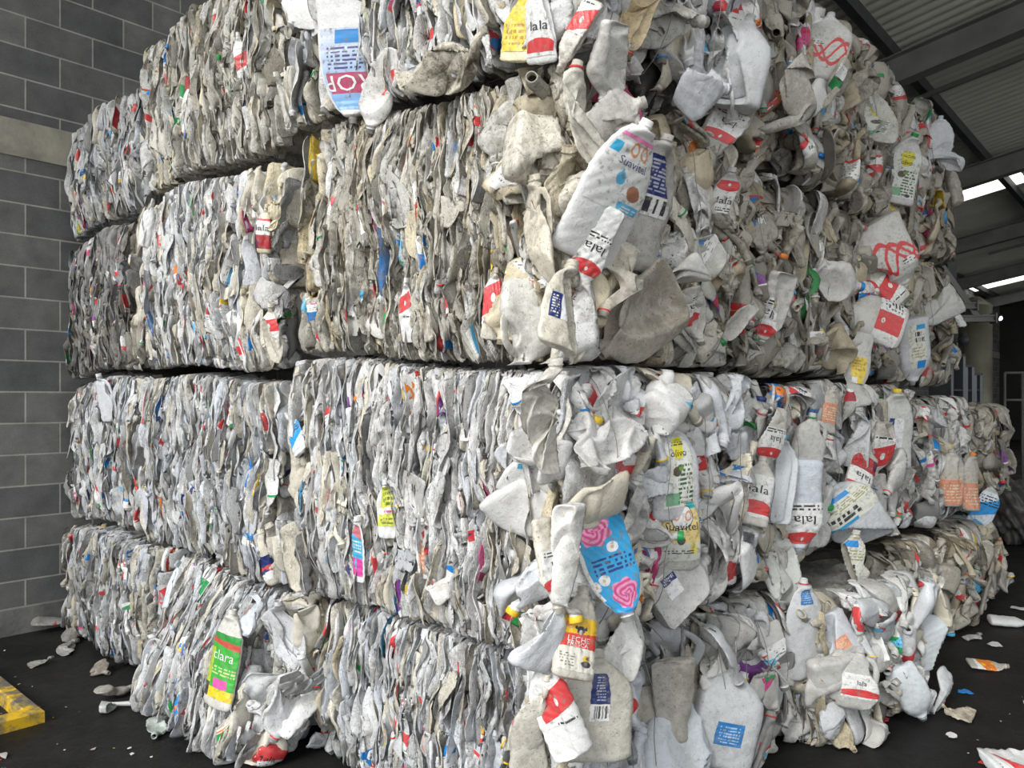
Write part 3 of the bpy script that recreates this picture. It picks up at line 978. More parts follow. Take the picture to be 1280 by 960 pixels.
def hero(bale, px, py, ln, ang, kind, face='R', off=-0.14, tint=(.70, .69, .66, .3), f=0.4, design=None, lab=(0.25, 0.75, 0.30), cap=None, ring=None,
         dents=1, crump=0.0012, text=None, wide=1.0, tow=0.55, sway=0.0, note=None, sub='paper_label', handle=None):
    """px, py: where it lies, read onto the bale's face; ln: its length there; ang: which way its neck points, clockwise from up"""
    nrm = -U if face == 'R' else -V
    off += 0.035
    if face == 'L' and ln < 100:
        wide *= 0.6
    crump = max(crump, 0.0013)
    if handle is None and rng.random() < 0.8:
        handle = False
    p0 = W(off, 0, 0) if face == 'R' else W(0, off, 0)
    p = hit(px, py, p0, nrm)
    tocam = np.array([0, 0, CAMZ]) - p; dist = p[1]; tocam /= np.linalg.norm(tocam)
    n = nrm * (1 - tow) + tocam * tow + Z * (sway + rng.normal(0, .16)) + np.cross(Z, nrm) * rng.normal(0, .22); n /= np.linalg.norm(n)
    H = KINDS[kind][0]
    sc = ln * dist / F / H
    rt = np.cross(-n, Z); rt /= np.linalg.norm(rt); up = np.cross(rt, -n)
    a = math.radians(ang)
    if True:
        b = Bottle(kind, 56, 48, f=f * (.72 if face == 'L' else 1.05), g=0.30, dents=dents + (3 if design is None else 1), crump=crump * 1.4, bend=rng.normal(0, .14), scale=sc, handle=handle, dd=(.25, .8) if design is None else (.6, .88), tilt=.28)
        b.grid[..., 1] *= wide
        if b.hgrid is not None:
            b.hgrid[..., 1] *= wide
    b.place(p, n, up * math.cos(a) + rt * math.sin(a))
    it = Item(b, tint)
    if cap: it.cap = (*cap, .25)
    if ring: it.ring = (*ring, .3)

    def dress_hero(it, o):
        if design is None:
            return
        b = it.b; nb = b.nr - 8
        z0, z1, hw = lab
        prof = b.prof[0][:nb] / b.H
        i0 = int(np.searchsorted(prof, z0)); i1 = min(nb - 1, int(np.searchsorted(prof, z1)))
        w = max(2, int(b.ns * hw / 2)); G, n2, uu, vv = label_grid(b, i0, i1, -w, w, 5, 0.0013)
        s = Sheet(uu, vv, WHT)
        words = design(s)
        lb = Buf(); lb.add(G, gf(*G.shape[:2], False), 0, np.concatenate([s.c, np.full((*uu.shape, 1), .85)], -1).reshape(-1, 4))
        hm = np.linalg.norm(np.diff(G[:, G.shape[1] // 2], axis=0), axis=1).sum()
        for (t, u, v, h, c, bo) in words:
            put_word(lb, G, n2, t, u, v, h * hm, c, 0, 0.0, bo)
        lo = lb.build(sub, [M_GLOSS], o)
        if note:
            lo['label'] = note
    it.hero = dress_hero
    bale.items.append(it)
    HEROES.append((px, py, ln, a, p, wide * (2 * KINDS[kind][1] / H) * 1.25, nrm))
    return it


HEROES = []
BN = {k: b for k, b in zip(('c1', 'c2', 'c3', 'c4', 'm1', 'm2', 'm3', 'm4', 'l1', 'l2', 'l3', 'l4', 'r11', 'r12', 'r13', 'r21', 'r22', 'r23', 'r31', 'r32', 'r33', 'r34', 'r41', 'r42', 'r43', 'r44'), BALES)}
WB, PL, DU, DG = (.78, .78, .77, .15), (.70, .72, .75, .2), (.60, .55, .44, .7), (.42, .42, .40, .6)
# top corner bale
hero(BN['c1'], 436, 62, 175, 180, 'oval', 'L', -.10, WB, .3, d_bluefade, (.30, .84, .34), text=None, dents=-1, wide=.8, note='blue fading label with upside-down lettering')
hero(BN['c1'], 545, 66, 150, 80, 'jug', 'L', -.12, (.62, .58, .48, 1.0), .45, None, dents=2, wide=.9)
hero(BN['c1'], 470, 105, 110, 200, 'litre', 'L', -.09, (.70, .69, .66, .5), .4, d_red, (.05, .4, .3))
hero(BN['c1'], 655, 30, 105, 12, 'oval', 'L', -.11, (.72, .66, .45, .3), .4, d_yellow, (.1, .8, .34), note='yellow label')
hero(BN['c1'], 676, 32, 100, 8, 'litre', 'L', -.13, WB, .4, d_dairy_low, (.1, .62, .36), note='white label with a red foot')
hero(BN['c1'], 722, 40, 95, -150, 'square', 'L', -.13, (.68, .65, .58, .6), .5, d_red, (.05, .5, .3))
hero(BN['c1'], 768, 76, 95, 190, 'jug', 'R', -.20, (.66, .65, .62, .35), .5, None, dents=2)
hero(BN['c1'], 795, 22, 90, 195, 'oval', 'R', -.22, (.56, .44, .26, .6), .6, None, ring=RED)
hero(BN['c1'], 835, 25, 105, 80, 'jug', 'R', -.19, (.55, .54, .50, .6), .5, None)
hero(BN['c1'], 872, 102, 100, 95, 'jug', 'R', -.22, PL, .55, None, dents=0)
hero(BN['c1'], 920, 78, 118, 15, 'jug', 'R', -.20, (.66, .68, .69, .25), .55, None, dents=1)
hero(BN['r11'], 1030, 62, 90, 10, 'jug', 'R', -.14, (.66, .66, .64, .3), .5, d_redscribble, (.15, .6, .25), dents=1)
hero(BN['r11'], 968, 110, 120, -165, 'oval', 'R', -.16, (.56, .54, .48, .5), .4, None, dents=1)
hero(BN['c1'], 905, 160, 100, -155, 'oval', 'R', -.12, (.50, .48, .44, .5), .4, d_dairy, (.2, .6, .3))
hero(BN['r12'], 1095, 140, 85, 5, 'jug', 'R', -.12, (.62, .61, .56, .4), .5, d_oils, (.05, .45, .3), cap=GREEN)
hero(BN['r12'], 1125, 215, 90, 10, 'square', 'R', -.12, (.60, .60, .58, .4), .4, d_oils, (.1, .7, .25), cap=GREEN)
hero(BN['r13'], 1170, 190, 85, 5, 'litre', 'R', -.15, PL, .4, None, dents=1)
hero(BN['c1'], 815, 118, 95, 175, 'oval', 'R', -.06, (.012, .012, .014, .2), .5, None, dents=0)
hero(BN['c2'], 792, 292, 75, 5, 'litre', 'R', -.10, (.035, .035, .05, .3), .5, None, cap=NAVY, dents=0)
# beige corner bale and its row
hero(BN['c2'], 762, 245, 195, 14, 'oval', 'R', -.20, WB, .42, d_soft_white, (.36, .84, .36), dents=-1, note='white softener label with a pink stripe and a blue tag')
hero(BN['c2'], 800, 258, 175, 8, 'oval', 'R', -.12, (.50, .49, .46, .5), .5, d_navy, (.4, .8, .3), dents=0)
hero(BN['c2'], 708, 152, 140, 8, 'litre', 'R', -.17, (.72, .69, .60, .4), .45, None, ring=RED, dents=1)
hero(BN['c2'], 672, 300, 150, 5, 'bleach', 'L', -.07, (.72, .66, .54, .55), .35, None, dents=1)
hero(BN['c2'], 750, 148, 110, 70, 'jug', 'R', -.14, (.70, .68, .62, .4), .4, None, dents=1)
hero(BN['c2'], 702, 388, 120, 18, 'oval', 'R', -.16, (.70, .66, .56, .5), .5, d_code, (.3, .58, .28), dents=0, note='white tag with a navy printed block')
hero(BN['c2'], 745, 305, 110, -155, 'litre', 'R', -.15, WB, .4, d_dairy, (.3, .8, .34), dents=0)
hero(BN['c2'], 768, 345, 100, 200, 'litre', 'R', -.15, (.66, .61, .52, .5), .5, None, ring=RED)
hero(BN['c2'], 800, 400, 150, -130, 'jug', 'R', -.12, (.46, .42, .36, .6), .4, None, dents=1)
hero(BN['c2'], 508, 393, 80, 0, 'square', 'L', -.05, WB, .2, d_red, (.4, .8, .3), dents=1, wide=.7)
hero(BN['c2'], 616, 385, 90, 6, 'litre', 'L', -.06, (.7, .66, .56, .5), .3, d_red, (.2, .85, .5), dents=1)
hero(BN['c2'], 846, 362, 95, -60, 'jug', 'R', -.14, (.68, .67, .64, .3), .55, None, dents=1)
hero(BN['c2'], 868, 388, 80, 160, 'litre', 'R', -.13, (.62, .60, .56, .4), .45, d_dairy, (.15, .65, .34))
hero(BN['r21'], 968, 382, 95, 195, 'litre', 'R', -.12, (.6, .59, .56, .4), .35, d_dairy, (.35, .85, .34))
hero(BN['c2'], 905, 255, 80, 10, 'litre', 'R', -.12, (.58, .57, .56, .4), .35, d_dairy, (.3, .8, .34))
hero(BN['c2'], 925, 400, 70, -140, 'litre', 'R', -.11, (.55, .54, .5, .4), .4, None, cap=GREEN)
hero(BN['r22'], 1108, 318, 100, 150, 'jug', 'R', -.16, (.62, .61, .58, .3), .55, d_redscribble, (.2, .75, .3), dents=0, note='red scrawled label')
hero(BN['r21'], 1040, 352, 75, 100, 'jug', 'R', -.12, (.6, .59, .57, .3), .55, None, cap=BLUE)
hero(BN['r22'], 1092, 402, 85, -70, 'jug', 'R', -.15, (.62, .61, .58, .3), .55, d_redband, (.1, .5, .34), dents=0, note='broad red stripe')
hero(BN['r22'], 1105, 355, 70, -40, 'square', 'R', -.14, (.64, .63, .56, .3), .5, d_red, (.1, .6, .34), dents=0)
hero(BN['r22'], 1140, 436, 90, 170, 'square', 'R', -.15, (.62, .64, .66, .2), .5, d_bluestripe, (.1, .7, .2), dents=0)
hero(BN['r23'], 1165, 385, 70, -120, 'jug', 'R', -.13, (.56, .56, .53, .3), .5, None, cap=GREEN, dents=1)
hero(BN['r22'], 1070, 450, 80, 190, 'oval', 'R', -.12, (.58, .57, .54, .4), .4, d_yellow, (.4, .85, .22))
# whitest corner bale and its row
hero(BN['c3'], 690, 535, 165, -6, 'bleach', 'R', -.17, (.78, .75, .68, .45), .45, None, dents=1, handle=False)
hero(BN['c3'], 712, 695, 150, 180, 'litre', 'R', -.19, (.74, .73, .70, .35), .5, None, cap=YEL, dents=0, handle=True)
hero(BN['c3'], 764, 706, 135, 168, 'oval', 'R', -.21, (.70, .70, .70, .2), .16, d_roses, (.02, .93, .44), dents=-1, crump=.0005, note='bright blue label with pink roses and daisies')
hero(BN['c3'], 722, 797, 112, 18, 'oval', 'R', -.21, (.60, .57, .50, .4), .5, d_cow, (.08, .66, .34), dents=-1, tow=.7, note='yellow, red and white milk label with a black and white patch')
hero(BN['c3'], 688, 700, 120, 184, 'litre', 'R', -.16, (.72, .68, .58, .4), .4, d_dairy, (.35, .75, .40), dents=0, note='white dairy label with red top, upside down')
hero(BN['c3'], 676, 792, 105, 20, 'jug', 'R', -.16, (.66, .68, .71, .2), .4, None, dents=1, wide=.8)
hero(BN['c3'], 770, 795, 110, 25, 'jug', 'R', -.17, (.66, .66, .64, .3), .5, None, dents=1)
hero(BN['c3'], 782, 650, 110, 12, 'oval', 'R', -.14, (.52, .52, .50, .4), .5, None, dents=0)
hero(BN['c3'], 850, 668, 105, 0, 'oval', 'R', -.17, (.56, .56, .52, .4), .5, d_soft_yellow, (.14, .84, .38), dents=-1, note='pale yellow softener label')
hero(BN['c3'], 845, 594, 125, -6, 'oval', 'R', -.17, (.62, .62, .65, .3), .5, d_oils, (.14, .82, .24), cap=GREEN, dents=-1, note='narrow pale green and yellow label')
hero(BN['c3'], 808, 668, 75, 92, 'jug', 'R', -.15, (.55, .55, .54, .4), .5, None, cap=GREEN, dents=1)
hero(BN['c3'], 850, 730, 105, 60, 'jug', 'R', -.16, (.48, .48, .47, .4), .55, d_code, (.2, .4, .14), dents=1)
hero(BN['c3'], 735, 540, 110, 5, 'jug', 'R', -.14, (.68, .67, .65, .35), .45, None, dents=2)
hero(BN['c3'], 585, 525, 0.001 + 60, 0, 'square', 'L', -.05, WB, .2, None, dents=1)
hero(BN['r31'], 1000, 628, 125, 180, 'square', 'R', -.17, (.60, .64, .70, .3), .5, d_dairy, (.42, .84, .42), dents=-1, wide=.85, note='red and white dairy label, upside down')
hero(BN['r31'], 946, 618, 90, 14, 'litre', 'R', -.15, (.62, .60, .55, .3), .45, d_dairy_low, (.12, .7, .42), dents=0, note='white and red dairy label')
hero(BN['r31'], 963, 545, 85, 190, 'square', 'R', -.15, (.62, .60, .54, .3), .45, d_dairy, (.3, .75, .44), dents=0)
hero(BN['r31'], 970, 602, 115, 8, 'litre', 'R', -.13, (.64, .67, .70, .2), .4, None, cap=LBLUE, dents=0)
hero(BN['r31'], 975, 700, 110, 10, 'jug', 'R', -.14, (.62, .64, .60, .2), .5, None, dents=0)
hero(BN['r31'], 1068, 645, 105, -38, 'jug', 'R', -.22, (.58, .61, .64, .3), .45, d_bluestripe, (.45, .80, .40), dents=0, note='cream label with blue corner blocks')
hero(BN['r31'], 1074, 598, 85, 210, 'litre', 'R', -.20, (.60, .57, .50, .4), .4, d_wine, (.1, .6, .42), dents=0)
hero(BN['r32'], 1100, 560, 75, 185, 'square', 'R', -.21, (.60, .57, .52, .4), .4, d_red, (.2, .8, .44), dents=0)
hero(BN['r32'], 1116, 540, 105, 2, 'oval', 'R', -.21, (.58, .59, .56, .3), .4, d_code, (.15, .6, .14), cap=YEL, dents=0)
hero(BN['r31'], 1063, 700, 70, 5, 'square', 'R', -.24, (.64, .62, .54, .3), .45, d_bluestripe, (.1, .8, .42), dents=0)
hero(BN['r31'], 1036, 515, 60, 10, 'litre', 'R', -.15, (.6, .58, .52, .4), .4, d_orange, (.2, .75, .5), dents=0)
hero(BN['r33'], 1188, 600, 75, 0, 'litre', 'R', -.30, (.55, .53, .48, .4), .5, d_orange, (.05, .6, .44), dents=0, cap=None)
hero(BN['r33'], 1210, 605, 75, 4, 'litre', 'R', -.34, (.55, .53, .48, .4), .5, d_orange, (.05, .6, .44), dents=0, cap=ORG)
hero(BN['r34'], 1228, 636, 62, 20, 'square', 'R', -.34, (.60, .62, .64, .3), .5, d_bluewhite, (.1, .8, .46), dents=0, note='white and bright blue label')
# bottom row
hero(BN['m4'], 281, 826, 125, 2, 'litre', 'L', -.24, (.66, .65, .60, .3), .4, d_green, (.08, .70, .46), dents=-1, note='bright green label with yellow and pink patches')
hero(BN['m4'], 352, 806, 115, 5, 'jug', 'L', -.08, (.64, .65, .67, .4), .3, None, dents=1, wide=.8)
hero(BN['c4'], 697, 893, 125, -20, 'litre', 'R', -.19, WB, .5, d_red, (.35, .75, .42), dents=0, note='ragged red print')
hero(BN['c4'], 742, 885, 135, 4, 'jug', 'R', -.18, (.58, .56, .49, .4), .4, d_navy, (.35, .78, .12), dents=0, note='navy strip with a barcode')
hero(BN['c4'], 768, 868, 85, 150, 'jug', 'R', -.17, (.66, .70, .75, .2), .6, d_red, (.5, .82, .34), dents=0)
hero(BN['c4'], 716, 855, 85, 60, 'oval', 'R', -.14, (.56, .54, .50, .4), .5, d_purplerose, (.1, .8, .44), dents=0, note='blue label with a purple rose')
hero(BN['c4'], 688, 908, 110, 166, 'litre', 'R', -.15, (.58, .52, .40, .5), .4, None, cap=GREEN, dents=0)
hero(BN['c4'], 670, 905, 130, 6, 'jug', 'R', -.12, (.60, .57, .50, .5), .3, None, dents=1, wide=.7)
hero(BN['r41'], 905, 898, 130, 14, 'jug', 'R', -.19, (.58, .60, .61, .3), .45, d_bluetag, (.22, .42, .13), dents=0, note='small blue printed tag')
hero(BN['c4'], 850, 948, 150, 20, 'jug', 'R', -.16, (.66, .70, .74, .25), .3, None, dents=0)
hero(BN['c4'], 838, 880, 130, 178, 'bleach', 'R', -.12, (.50, .48, .43, .5), .4, None, ring=RED, dents=1, handle=False)
hero(BN['r41'], 1000, 790, 135, 0, 'litre', 'R', -.22, (.66, .67, .68, .25), .45, d_bluetag, (.72, .86, .16), ring=RED, dents=0)
hero(BN['r42'], 1045, 810, 95, 160, 'jug', 'R', -.32, (.58, .61, .65, .2), .5, d_orange, (.3, .5, .16), dents=0)
hero(BN['r42'], 1072, 852, 75, 10, 'jug', 'R', -.42, (.54, .54, .52, .3), .5, d_dairy_low, (.2, .6, .30), dents=0)
hero(BN['r42'], 1138, 865, 85, 150, 'square', 'R', -.52, (.62, .66, .68, .2), .5, None, dents=0)
hero(BN['r42'], 1160, 800, 80, -20, 'jug', 'R', -.52, (.58, .62, .65, .2), .5, None, dents=0)
# left face of the upper rows
hero(BN['c3'], 372, 545, 70, -45, 'square', 'L', -.06, WB, .3, d_bluewhite, (.1, .8, .44), dents=0, note='white label with a blue wedge')
hero(BN['c3'], 483, 640, 75, 0, 'square', 'L', -.06, WB, .25, d_lime, (.2, .9, .40), dents=0, note='lime yellow printed label')
hero(BN['c3'], 448, 690, 85, 4, 'litre', 'L', -.06, WB, .2, d_bluepink, (.1, .85, .30), dents=0)
hero(BN['c3'], 530, 690, 80, 0, 'litre', 'L', -.05, WB, .15, d_orange, (.1, .9, .22), dents=0)
hero(BN['c3'], 440, 545, 0.001 + 80, 175, 'jug', 'L', -.05, PL, .2, None, dents=1)
hero(BN['c3'], 570, 720, 90, 60, 'jug', 'L', -.05, (.72, .71, .68, .4), .15, None, dents=1)
hero(BN['m2'], 186, 282, 62, 8, 'jug', 'L', -.09, WB, .3, None, dents=1, wide=.7)
hero(BN['m2'], 330, 290, 60, 5, 'square', 'L', -.10, (.74, .66, .48, .5), .4, d_wine, (.1, .7, .44), dents=0)
hero(BN['m2'], 342, 262, 60, 20, 'litre', 'L', -.10, (.70, .62, .44, .5), .5, None, dents=1)
hero(BN['m2'], 340, 420, 75, 10, 'jug', 'L', -.10, (.74, .70, .60, .4), .4, d_red, (.4, .75, .3), dents=1)
hero(BN['m1'], 352, 130, 65, 8, 'jug', 'L', -.10, (.70, .68, .62, .4), .4, None, dents=1, wide=.7)
hero(BN['m1'], 302, 74, 55, -10, 'square', 'L', -.08, WB, .3, d_red, (.1, .6, .44), dents=0)
hero(BN['l3'], 130, 500, 62, 0, 'jug', 'L', -.06, PL, .2, None, dents=1)
hero(BN['m4'], 210, 733, 58, 0, 'jug', 'L', -.20, (.66, .72, .78, .2), .15, None, dents=0, wide=.6)

# what lies over a picked-out bottle moves deeper into the bale
_ax = [(h, (math.sin(h[3]), -math.cos(h[3]))) for h in HEROES]
for bl in BALES:
    for it in bl.items:
        if it.hero:
            continue
        c = it.b.grid.reshape(-1, 3).mean(0)
        x, y = 640 + F * c[0] / c[1], HY - F * (c[2] - CAMZ) / c[1]
        best = 0.0
        for (px, py, ln, a, p, wr, nrm), (ux, uy) in _ax:
            dx, dy = x - px, y - py
            if abs(dx) > ln or abs(dy) > ln:
                continue
            l = (dx * ux + dy * uy) / (0.50 * ln); t = (-dx * uy + dy * ux) / (0.50 * ln * wr + 5)
            if l * l + t * t < 1:
                g = it.b.grid.reshape(-1, 3)
                need = (g @ nrm).max() - (p @ nrm) + rng.uniform(-0.015, 0.02)
                if need > best:
                    best, nn = need, nrm
        if best > 0:
            it.b.shift(-nn * min(best, 0.22))
# many of the red sleeves carry the same dairy word
for bl in BALES:
    for it in bl.items:
        if it.label and not it.hero and tuple(it.label[4][:3]) == RED and it.label[3] - it.label[2] < it.b.ns and it.b.nr > 26 and rng.random() < .75:
            it.text = lambda lb, G, n: put_word(lb, G, n, 'lala', .5, .35, .020, INK, 1, 0.0, 1.25)


# ------------------------------------------------------------------ which bottles show: a point z-buffer over the picture
def rate_visibility():
    ids, P = [], []
    flat = [it for bl in BALES for it in bl.items]
    for k, it in enumerate(flat):
        g = it.b.grid
        mid = (g[:-1] + g[1:]) / 2
        pts = np.concatenate([g.reshape(-1, 3), mid.reshape(-1, 3), ((g + np.roll(g, 1, 1)) / 2).reshape(-1, 3)])
        P.append(pts.astype(np.float32)); ids.append(np.full(len(pts), k, np.int32))
    P = np.concatenate(P); ids = np.concatenate(ids)
    x, y, d = project(P)
    S = 3
    xi = (x / S).astype(np.int32); yi = (y / S).astype(np.int32)
    w, h = 1280 // S + 1, 960 // S + 1
    ok = (xi >= 0) & (xi < w) & (yi >= 0) & (yi < h) & (d > 0.2)
    key = yi[ok] * w + xi[ok]; dd = d[ok]; ii = ids[ok]
    o = np.argsort(-dd, kind='stable')
    buf = np.full(w * h, -1, np.int32)
    buf[key[o]] = ii[o]
    cnt = np.bincount(buf[buf >= 0], minlength=len(flat))
    for it, c in zip(flat, cnt):
        it.seen = int(c)


rate_visibility()
NPART = 0


def emit(bl):
    """one bale: an Empty at its base; the 100 bottles that show largest are parts, the rest one mass"""
    global NPART
    mid = W((bl.a0 + bl.a1) / 2, (bl.b0 + bl.b1) / 2, bl.z0)
    root = bpy.data.objects.new('bottle_bale', None); COL.objects.link(root)
    root.location = mid; root['_at'] = [float(x) for x in mid]; root.empty_display_size = 0.3
    root['label'] = bl.label; root['category'] = 'bale'; root['group'] = 'bales of crushed plastic bottles in the stack'
    its = sorted(bl.items, key=lambda i: -(i.seen + (1e6 if i.hero else 0)))
    n = sum(1 for i in its if i.seen >= 3 or i.hero)
    n = min(n, 100)
    for it in its[:n]:
        emit_item(it, root)
    if len(its) > n:
        buf = Buf()
        for it in its[n:]:
            it.shell(buf, 3 if it.edge else 0)
            if it.label:
                it.label_geo(buf, 1)
            if it.cap:
                add_cap(buf, it.b, it.cap, 2)
            elif it.ring:
                add_ring(buf, it.b, it.ring, 2)
        o = buf.build('compressed_plastic', [M_HDPE, M_LABEL, M_GLOSS, M_CRUSH], root, labels=True)
        o['kind'] = 'stuff'
    # the pressed heart of the bale: a closed crumpled block behind the outer layers
    n = 14
    e = np.linspace(0, 1, n)
    buf = Buf()
    da = 0.15 if 'R' in bl.faces else 0.05
    db = 0.11 if 'L' in bl.faces else 0.05
    A0, A1, B0, B1, Z0, Z1 = bl.a0 + da, bl.a1 - 0.05, bl.b0 + db, bl.b1 - 0.05, bl.z0 + 0.05, bl.z1 - 0.07
    if bl.yaw:
        A0 += 0.05
    L3 = np.array([A0, B0, Z0]); H3 = np.array([A1, B1, Z1])
    for ax in range(3):
        for sd in (0, 1):
            u, v = np.meshgrid(e, e)
            q = np.zeros((n * n, 3)); o2 = [i for i in range(3) if i != ax]
            q[:, ax] = sd; q[:, o2[0]] = u.ravel(); q[:, o2[1]] = v.ravel()
            c = q * 2 - 1
            c = c * (1 - 0.10 * (np.abs(c[:, [1, 2, 0]]) ** 4 * np.abs(c[:, [2, 0, 1]]) ** 4))
            q = L3 + (c + 1) / 2 * (H3 - L3)
            q += 0.022 * np.sin(q[:, [1, 2, 0]] * 23 + q[:, [2, 0, 1]] * 17)
            if bl.yaw:
                q[:, 0] += bl.yaw * (q[:, 1] - bl.b0)
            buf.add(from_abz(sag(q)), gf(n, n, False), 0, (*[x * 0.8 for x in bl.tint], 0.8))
    buf.build('bale_core', [M_HDPE], root)
    if 'R' in bl.faces and bl.rb1 is None and not bl.yaw:
        for t in (0.14, 0.38, 0.62, 0.86):
            b = bl.b0 + t * (bl.b1 - bl.b0) + rng.normal(0, 0.01)
            zz = np.linspace(bl.z0 + 0.02, bl.z1 - 0.02, 26)
            s_ = (zz - bl.z0) / (bl.z1 - bl.z0)
            aa = bl.a0 - 0.055 * (1 - (2 * s_ - 1) ** 2) + bl.yaw * (b - bl.b0) + 0.006 * np.sin(zz * 25 + t * 9) + 0.10 * np.abs(2 * s_ - 1) ** 8
            path = np.stack([aa, b + 0.006 * np.sin(zz * 9 + t * 20), zz], -1)
            path = np.concatenate([path[:1] + [[0.5, 0, 0]], path, path[-1:] + [[0.5, 0, 0]]])
            P = from_abz(sag(path))
            d = np.gradient(P, axis=0); d /= np.linalg.norm(d, axis=1)[:, None]
            x = np.cross(d, V); x /= np.linalg.norm(x, axis=1)[:, None]; y = np.cross(d, x)
            th = np.linspace(0, 2 * np.pi, 6, endpoint=False)
            G = P[:, None] + 0.0016 * (np.cos(th)[None, :, None] * x[:, None] + np.sin(th)[None, :, None] * y[:, None])
            wb = Buf(); wb.add(G, gf(len(P), 6), 0, (0.22, 0.21, 0.20, 0.3)); wb.build('baling_wire', [M_GLOSS], root)
    return root


def new_part(buf, name, mats, parent, labels=False):
    return buf.build(name, mats, parent, labels=labels)


def emit_item(it, root):
    buf = Buf(); it.shell(buf)
    name = 'crushed_jug' if it.b.kind in ('jug', 'big') else 'crushed_bottle'
    o = buf.build(name, [M_CRUSH if it.edge else M_HDPE], root)
    if it.hero:
        it.hero(it, o)
    elif it.label:
        lb = Buf(); G, n = it.label_geo(lb, 0, 2)
        if it.text is not None:
            it.text(lb, G, n)
        lo = lb.build('paper_label', [M_LABEL, M_GLOSS], o, labels=True)
    if it.cap:
        cb = Buf(); add_cap(cb, it.b, it.cap, 0); cb.build('bottle_cap', [M_GLOSS], o)
    elif it.ring:
        cb = Buf(); add_ring(cb, it.b, it.ring, 0); cb.build('neck_ring', [M_GLOSS], o)
    return o


ROOTS = [emit(bl) for bl in BALES]
# ------------------------------------------------------------------ the hall
def box_geo(lo, hi):
    x0, y0, z0 = lo; x1, y1, z1 = hi
    v = [(x0, y0, z0), (x1, y0, z0), (x1, y1, z0), (x0, y1, z0), (x0, y0, z1), (x1, y0, z1), (x1, y1, z1), (x0, y1, z1)]
    f = [(0, 3, 2, 1), (4, 5, 6, 7), (0, 1, 5, 4), (1, 2, 6, 5), (2, 3, 7, 6), (3, 0, 4, 7)]
    return np.array(v, float), f


def simple(name, v, f, mat, parent=None, smooth=False, bevel=0.0):
    me = bpy.data.meshes.new(name)
    v = np.asarray(v, float); org = np.append((v[:, :2].min(0) + v[:, :2].max(0)) / 2, v[:, 2].min())
    me.from_pydata([tuple(p) for p in v - org], [], [tuple(int(i) for i in q) for q in f])
    me.materials.append(mat); me.update()
    if smooth:
        me.polygons.foreach_set('use_smooth', [True] * len(me.polygons))
    o = bpy.data.objects.new(name, me); COL.objects.link(o)
    base = np.array(parent['_at']) if parent is not None else np.zeros(3)
    if parent is not None:
        o.parent = parent
    o.location = org - base; o['_at'] = [float(x) for x in org]
    if bevel:
        b = o.modifiers.new('edge', 'BEVEL'); b.width = bevel; b.segments = 2; b.limit_method = 'ANGLE'
    return o


def abz_box(name, lo, hi, mat, **k):
    v, f = box_geo(lo, hi)
    f = [q[::-1] for q in f]                              # a,b,z is a left-handed frame
    return simple(name, from_abz(v), f, mat, **k)


def struct(o):
    o['kind'] = 'structure'; return o


def tag(o, label, cat, group=None, kind=None):
    o['label'] = label; o['category'] = cat
    if group: o['group'] = group
    if kind: o['kind'] = kind
    return o


def empty(name, at, label, cat, group=None):
    o = bpy.data.objects.new(name, None); COL.objects.link(o); o.location = at; o['_at'] = [float(x) for x in at]
    return tag(o, label, cat, group)


def bar(p, q, w, h, up=Z):
    """a straight member from p to q, w wide and h deep"""
    p, q = np.asarray(p, float), np.asarray(q, float)
    d = (q - p) / np.linalg.norm(q - p); s = np.cross(d, up); s /= np.linalg.norm(s); t = np.cross(s, d)
    v = [e + s * i * w / 2 + t * j * h / 2 for e in (p, q) for i, j in ((-1, -1), (1, -1), (1, 1), (-1, 1))]
    f = [(0, 1, 2, 3), (7, 6, 5, 4), (0, 4, 5, 1), (1, 5, 6, 2), (2, 6, 7, 3), (3, 7, 4, 0)]
    return np.array(v), f


def ibar(p, q, w, h, up=Z, tf=0.014, tw=0.010):
    """an I-section member"""
    p, q = np.asarray(p, float), np.asarray(q, float)
    d = (q - p) / np.linalg.norm(q - p); s = np.cross(d, up); s /= np.linalg.norm(s); t = np.cross(s, d)
    prof = [(-w / 2, -h / 2), (w / 2, -h / 2), (w / 2, -h / 2 + tf), (tw / 2, -h / 2 + tf), (tw / 2, h / 2 - tf), (w / 2, h / 2 - tf), (w / 2, h / 2), (-w / 2, h / 2), (-w / 2, h / 2 - tf), (-tw / 2, h / 2 - tf), (-tw / 2, -h / 2 + tf), (-w / 2, -h / 2 + tf)]
    v = [e + s * x + t * y for e in (p, q) for x, y in prof]
    n = 12
    f = [(i, (i + 1) % n, n + (i + 1) % n, n + i) for i in range(n)]
    for o in (0, n):
        f += [(o + 0, o + 1, o + 2, o + 11), (o + 11, o + 2, o + 3, o + 10), (o + 10, o + 3, o + 4, o + 9), (o + 9, o + 4, o + 5, o + 8), (o + 8, o + 5, o + 6, o + 7)]
    return np.array(v), f


# block wall, parallel to V at a = WA
WA = 4.30


